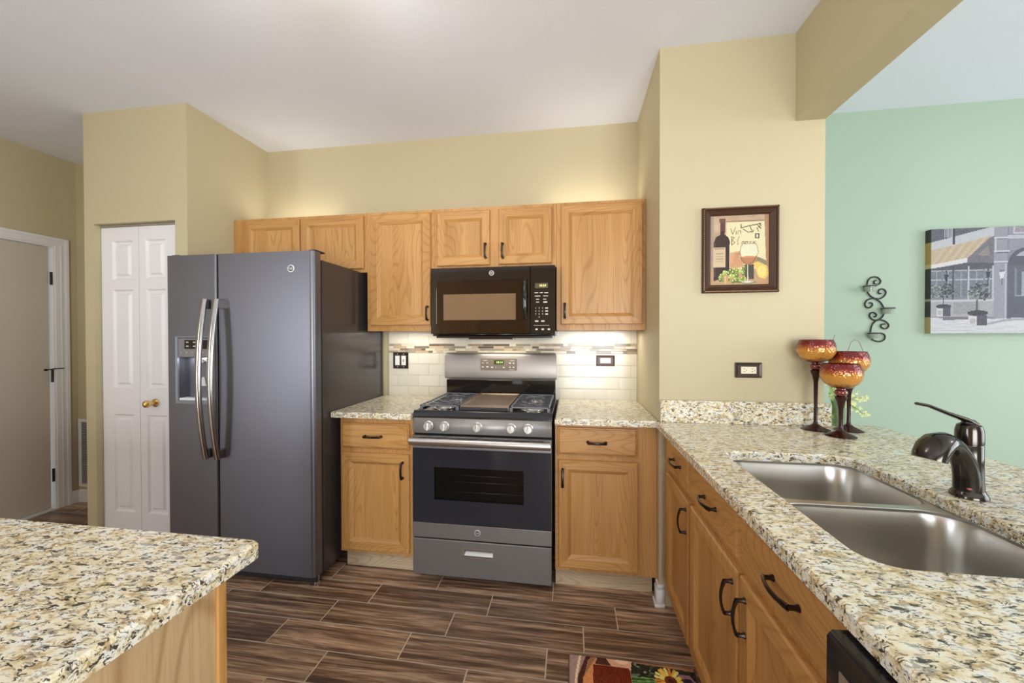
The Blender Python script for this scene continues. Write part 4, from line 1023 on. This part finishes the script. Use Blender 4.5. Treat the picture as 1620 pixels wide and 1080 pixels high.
cp_ = p.mesh('painted_front', lambda u, v: (cx0+u*(cx1-cx0), .0502, cz1-v*(cz1-cz0)), M_ART, t)
sp_ = Paint(8, 120, 45, 105, 90, 1036, (64, 66, 60)); sp_.a += np.random.randn(120, 8, 1)*6
sp_.rect(45, 105, 210, 410, (176, 142, 84)); sp_.rect(45, 105, 405, 445, (188, 176, 130)); sp_.rect(45, 105, 720, 745, (150, 150, 130)); sp_.rect(45, 105, 890, 1036, (172, 156, 110))
sp_.mesh('painted_side', lambda u, v: (cx0-.0006, GY-.001-u*.0385, cz1-v*(cz1-cz0)), M_ART, t)

# floor mat with a wine and sunflower print
RX, RY = (.838, 1.332), (-1.62, -1.028)
t = thing('kitchen_mat', 'wine and sunflower printed floor mat by the peninsula cabinets', 'mat', (1.085, -1.3, 0))
mb = MB(); mb.prism(rrect(*RX, *RY, .012), .0006, .006, 2); mb.build('backing', plain('mat_backing', (.10, .07, .05), .9), t)
p = Paint(150, 180, 130, 1440, 285, 1830, (150, 108, 78)); p.blotch(8, 8)      # drawn in the printed image's own frame
p.poly([(130, 225), (330, 225), (215, 540), (180, 1830), (130, 1830)], (156, 130, 122), n=4); p.line([(255, 235), (200, 560), (190, 1830)], 26, (214, 196, 160))
p.poly([(330, 230), (420, 235), (330, 330), (265, 620), (250, 1830), (200, 1830), (215, 560)], (72, 42, 34), n=4)
p.poly([(420, 290), (480, 300), (380, 560), (380, 1830), (262, 1830), (270, 560)], (200, 134, 84), n=6)
p.poly([(420, 240), (520, 270), (580, 370), (400, 370), (430, 300)], (80, 46, 36), n=6); p.poly([(520, 265), (800, 270), (790, 420), (580, 375)], (206, 160, 128), n=6); p.ell(700, 300, 70, 36, (226, 190, 158))
p.poly([(380, 380), (760, 380), (772, 430), (755, 1300), (370, 1300)], (104, 42, 26), n=6)
for x in range(390, 750, 24): p.line([(x, 480), (x, 1300)], 7, (128, 58, 38), .6)
p.poly([(800, 300), (1475, 330), (1475, 1830), (760, 1830), (775, 430)], (48, 46, 38), n=8)
for _ in range(160):
    x, y = random.uniform(800, 1060), random.uniform(300, 1700); p.ell(x, y, random.uniform(10, 34), random.uniform(8, 20), random.choice([(58, 76, 48), (96, 110, 84), (38, 36, 32), (130, 132, 116), (84, 64, 50)]))
for i in range(5): p.line([(770, 480+i*22), (1000, 470+i*16), (1060, 560+i*20)], 12, random.choice([(84, 128, 64), (120, 160, 92), (62, 96, 52)]))
def sunfl(cx, cy, r):
    for i in range(22):
        a = 2*PI*i/22+random.uniform(-.1, .1); p.line([(cx, cy), (cx+math.cos(a)*r, cy+math.sin(a)*r*.95)], r*.2, random.choice([(228, 190, 84), (214, 160, 58), (236, 208, 120), (200, 128, 50)]))
    p.ell(cx, cy, r*.42, r*.38, (104, 54, 28), 1, 10); p.ell(cx, cy, r*.2, r*.16, (70, 38, 22))
sunfl(1170, 470, 150); sunfl(1290, 760, 190); sunfl(960, 1050, 180); sunfl(1250, 1300, 200)
p.poly([(1250, 380), (1380, 380), (1475, 560), (1475, 700), (1400, 560)], (150, 108, 116), n=8); p.poly([(1280, 430), (1380, 420), (1440, 560), (1330, 640)], (52, 42, 52), n=6)
for _ in range(70): x, y = random.uniform(380, 800), random.uniform(1320, 1800); p.ell(x, y, 44, 40, random.choice([(84, 40, 62), (110, 56, 84), (60, 30, 50), (134, 80, 104)]))
p.a = p.a*1.15+np.random.randn(p.H, p.W, 1)*5
pr_ = p.mesh('printed_top', lambda u, v: (RX[0]+.004+u*(RX[1]-RX[0]-.008), RY[1]-.004-v*(RY[1]-RY[0]-.008), .0064), M_RUG, t)

# ------------------------------------------------------------------ goblets, vase and wall sconce
def goblet(label, x, y, h):
    """candle goblet: crackle bowl on a knobbed stem and flat foot; h rim height"""
    t = thing('candle_goblet', label, 'candle holder', (x, y, Z1), 'amber glass goblets')
    zb = h-.105
    st = MB(); st.lathe([(.054, .0004), (.054, .003), (.040, .010), (.020, .019), (.009, .028), (.0075, .040), (.0068, (zb-.07)*.5), (.0085, zb-.085), (.014, zb-.055), (.0205, zb-.038), (.021, zb-.034), (.015, zb-.029)], (x, y, Z1), 32)
    st.build('stem', M_STEMG, t, smooth=50)
    MB().lathe([(.012, zb-.030), (.019, zb-.026), (.0235, zb-.017), (.021, zb-.008), (.015, zb-.003), (.015, zb+.001)], (x, y, Z1), 28).build('knob', plain('red_amber_glass', (.16, .022, .012), .08, spec=.7, coat=.5), t, smooth=50)
    b = MB(); prof = [(.012, zb+.0005), (.034, zb+.006), (.056, zb+.022), (.069, zb+.043), (.0725, zb+.058), (.071, zb+.076), (.0665, zb+.092), (.061, zb+.105), (.0592, zb+.105), (.064, zb+.092), (.0685, zb+.076), (.070, zb+.058), (.0665, zb+.044), (.054, zb+.025), (.03, zb+.010), (.002, zb+.007)]
    b.lathe(prof, (x, y, Z1), 40); b.build('bowl', M_GOB, t, smooth=60)
    return t
goblet('tallest amber crackle glass goblet, standing against the granite upstand', 1.930, -.740, .403)
goblet('shortest amber crackle glass goblet, in front of the other two', 1.962, -.852, .303)
goblet('amber crackle glass goblet half hidden behind the shortest one', 2.064, -.737, .350)
vx, vy = 2.088, -.632
t = thing('flower_vase', 'small glass vase of yellow green blossoms behind the goblets', 'vase', (vx, vy, Z1))
MB().lathe([(.024, .0004), (.026, .004), (.026, .115), (.028, .125), (.026, .125), (.024, .112), (.024, .008), (.001, .006)], (vx, vy, Z1), 24).build('glass', glass_mat('vase_glass', (.86, .93, .78), .65), t, smooth=50)
random.seed(11)
st, lv, flo = MB(), MB(), MB()
tips = [(-.032, .0, .175), (-.02, .01, .14), (.0, .0, .15), (.03, -.008, .12), (.055, .0, .105), (.078, .008, .075), (.10, .0, .13), (.085, .01, .115), (.062, -.01, .14), (.045, .004, .085), (.11, .005, .05)]
for dx, dy, dz in tips:
    a = Vector((vx+random.uniform(-.012, .012), vy+random.uniform(-.012, .012), Z1+.01)); b = Vector((vx+dx*.2, vy+dy*.2, Z1+.115)); c = Vector((vx+dx, vy+dy, Z1+dz))
    st.tube([a, b, b.lerp(c, .6)+Vector((0, 0, .008)), c], .0016, 6)
    for _ in range(5):
        q = c+Vector((random.uniform(-.014, .014), random.uniform(-.012, .012), random.uniform(-.012, .014)))
        for k in range(5):
            an = 2*PI*k/5+random.random(); d = Vector((math.cos(an), random.uniform(-.5, .1), math.sin(an))).normalized(); s_ = d.cross(Vector((0, 1, 0))).normalized()*.0026
            flo.face([q, q+d*.005+s_, q+d*.0105, q+d*.005-s_])
for _ in range(26):
    f = random.random(); q = Vector((vx-.012+random.uniform(-.022, .012), vy+random.uniform(-.012, .012), Z1+.02+f*.15))
    d = Vector((random.uniform(-.6, .5), random.uniform(-.4, .4), random.uniform(.4, 1))).normalized(); s_ = d.cross(Vector((0, 1, 0))).normalized()*.0065
    if f < .62: d *= .8
    lv.face([q, q+d*.016+s_, q+d*.036, q+d*.016-s_])
st.build('stems', M_GREENST, t); lv.build('leaves', M_LEAF, t); flo.build('blossoms', M_FLOWER, t)
tw = MB()
tw.tube([(vx+.01, vy, Z1+.10), (2.118, -.625, 1.20), (2.132, -.62, 1.262), (2.145, -.62, 1.302), (2.161, -.62, 1.317), (2.180, -.62, 1.305), (2.193, -.62, 1.272), (2.199, -.62, 1.25)], .0011, 6)
tw.tube([(vx+.015, vy, Z1+.10), (2.15, -.625, 1.08), (2.199, -.62, 1.159), (2.219, -.62, 1.204), (2.221, -.62, 1.235), (2.214, -.62, 1.262)], .0014, 6)
tw.tube([(vx-.01, vy, Z1+.10), (2.065, -.625, 1.20), (2.062, -.62, 1.29), (2.078, -.62, 1.34)], .0010, 6)
tw.build('twigs', M_TWIG, t)

S1 = [[(2.681, 1.652), (2.687, 1.679), (2.701, 1.697), (2.725, 1.704), (2.745, 1.696), (2.757, 1.677), (2.75, 1.659), (2.733, 1.657), (2.721, 1.665), (2.723, 1.678), (2.733, 1.681)],
 [(2.681, 1.652), (2.678, 1.63), (2.687, 1.606), (2.702, 1.585), (2.726, 1.569), (2.75, 1.552), (2.764, 1.534), (2.775, 1.511)],
 [(2.716, 1.571), (2.742, 1.565), (2.766, 1.573), (2.784, 1.593), (2.785, 1.613), (2.77, 1.627), (2.752, 1.623), (2.745, 1.609), (2.752, 1.598), (2.762, 1.602)],
 [(2.738, 1.569), (2.71, 1.569), (2.683, 1.558), (2.671, 1.535), (2.68, 1.515), (2.698, 1.512), (2.713, 1.528), (2.706, 1.543), (2.694, 1.54)],
 [(2.775, 1.511), (2.779, 1.49), (2.774, 1.466), (2.759, 1.443), (2.731, 1.427), (2.711, 1.402), (2.702, 1.359)],
 [(2.759, 1.436), (2.731, 1.432), (2.707, 1.444), (2.697, 1.462), (2.704, 1.478), (2.72, 1.481), (2.735, 1.468), (2.731, 1.455), (2.721, 1.455)],
 [(2.727, 1.432), (2.755, 1.436), (2.783, 1.427), (2.803, 1.404), (2.796, 1.384), (2.778, 1.38), (2.761, 1.393), (2.765, 1.406), (2.783, 1.409)],
 [(2.702, 1.359), (2.704, 1.33), (2.72, 1.309), (2.752, 1.3), (2.776, 1.309), (2.784, 1.329), (2.776, 1.347), (2.756, 1.352)]]
def smooth_path(q, k=4):
    out = []
    for i in range(len(q)-1):
        p0, p1, p2, p3 = (Vector(q[max(0, min(len(q)-1, j))]) for j in (i-1, i, i+1, i+2))
        for s in range(k):
            u = s/k; out.append(.5*((2*p1)+(p2-p0)*u+(2*p0-5*p1+4*p2-p3)*u*u+(3*p1-p0-3*p2+p3)*u**3))
    out.append(Vector(q[-1])); return out
t = thing('candle_sconce', 'black scrolled iron wall sconce holding three small glass cups', 'sconce', (2.73, GY, 1.30))
mb = MB()
for q in S1: mb.tube([(a.x, .083, a.y) for a in smooth_path(q)], .0042, 8, upv=(0, 1, 0))
scr = mb.build('scroll_frame', M_MATTE, t, smooth=50)
cups = [(2.669, 1.641), (2.768, 1.503), (2.696, 1.351)]
for x, z in cups:
    mb = MB(); R = .0315; yc = .040
    mb.tube([(x+R*math.cos(2*PI*i/28), yc+R*math.sin(2*PI*i/28), z) for i in range(28)], .0028, 8, closed=True, upv=(0, 0, 1))
    mb.tube([(x+.004, yc+R, z), (x+.010, .083, z)], .0034, 8)
    mb.build('ring', M_MATTE, t, smooth=50)
cup0 = None
for (x, z), lb in zip(cups, ('clear glass candle cup in the topmost ring of the wall sconce', 'clear glass candle cup in the middle ring of the wall sconce', 'clear glass candle cup in the lowest ring of the wall sconce')):
    if cup0 is None:
        mb = MB(); mb.lathe([(.020, -.034), (.022, -.034), (.0272, .0), (.0345, .0032), (.0350, .0055), (.0330, .0060), (.0262, .002), (.0205, -.030), (.001, -.031)], (x, .040, z+.0002), 28)
        cup0 = mb.build('glass_cup', glass_mat('cup_glass', (.93, .97, .92), .60), at=(x, .040, z), smooth=50); c = cup0
    else:
        c = cup0.copy(); COL.objects.link(c); c.location = (x, .040, z)
    tag(c, lb, 'candle cup', 'glass cups of the sconce')
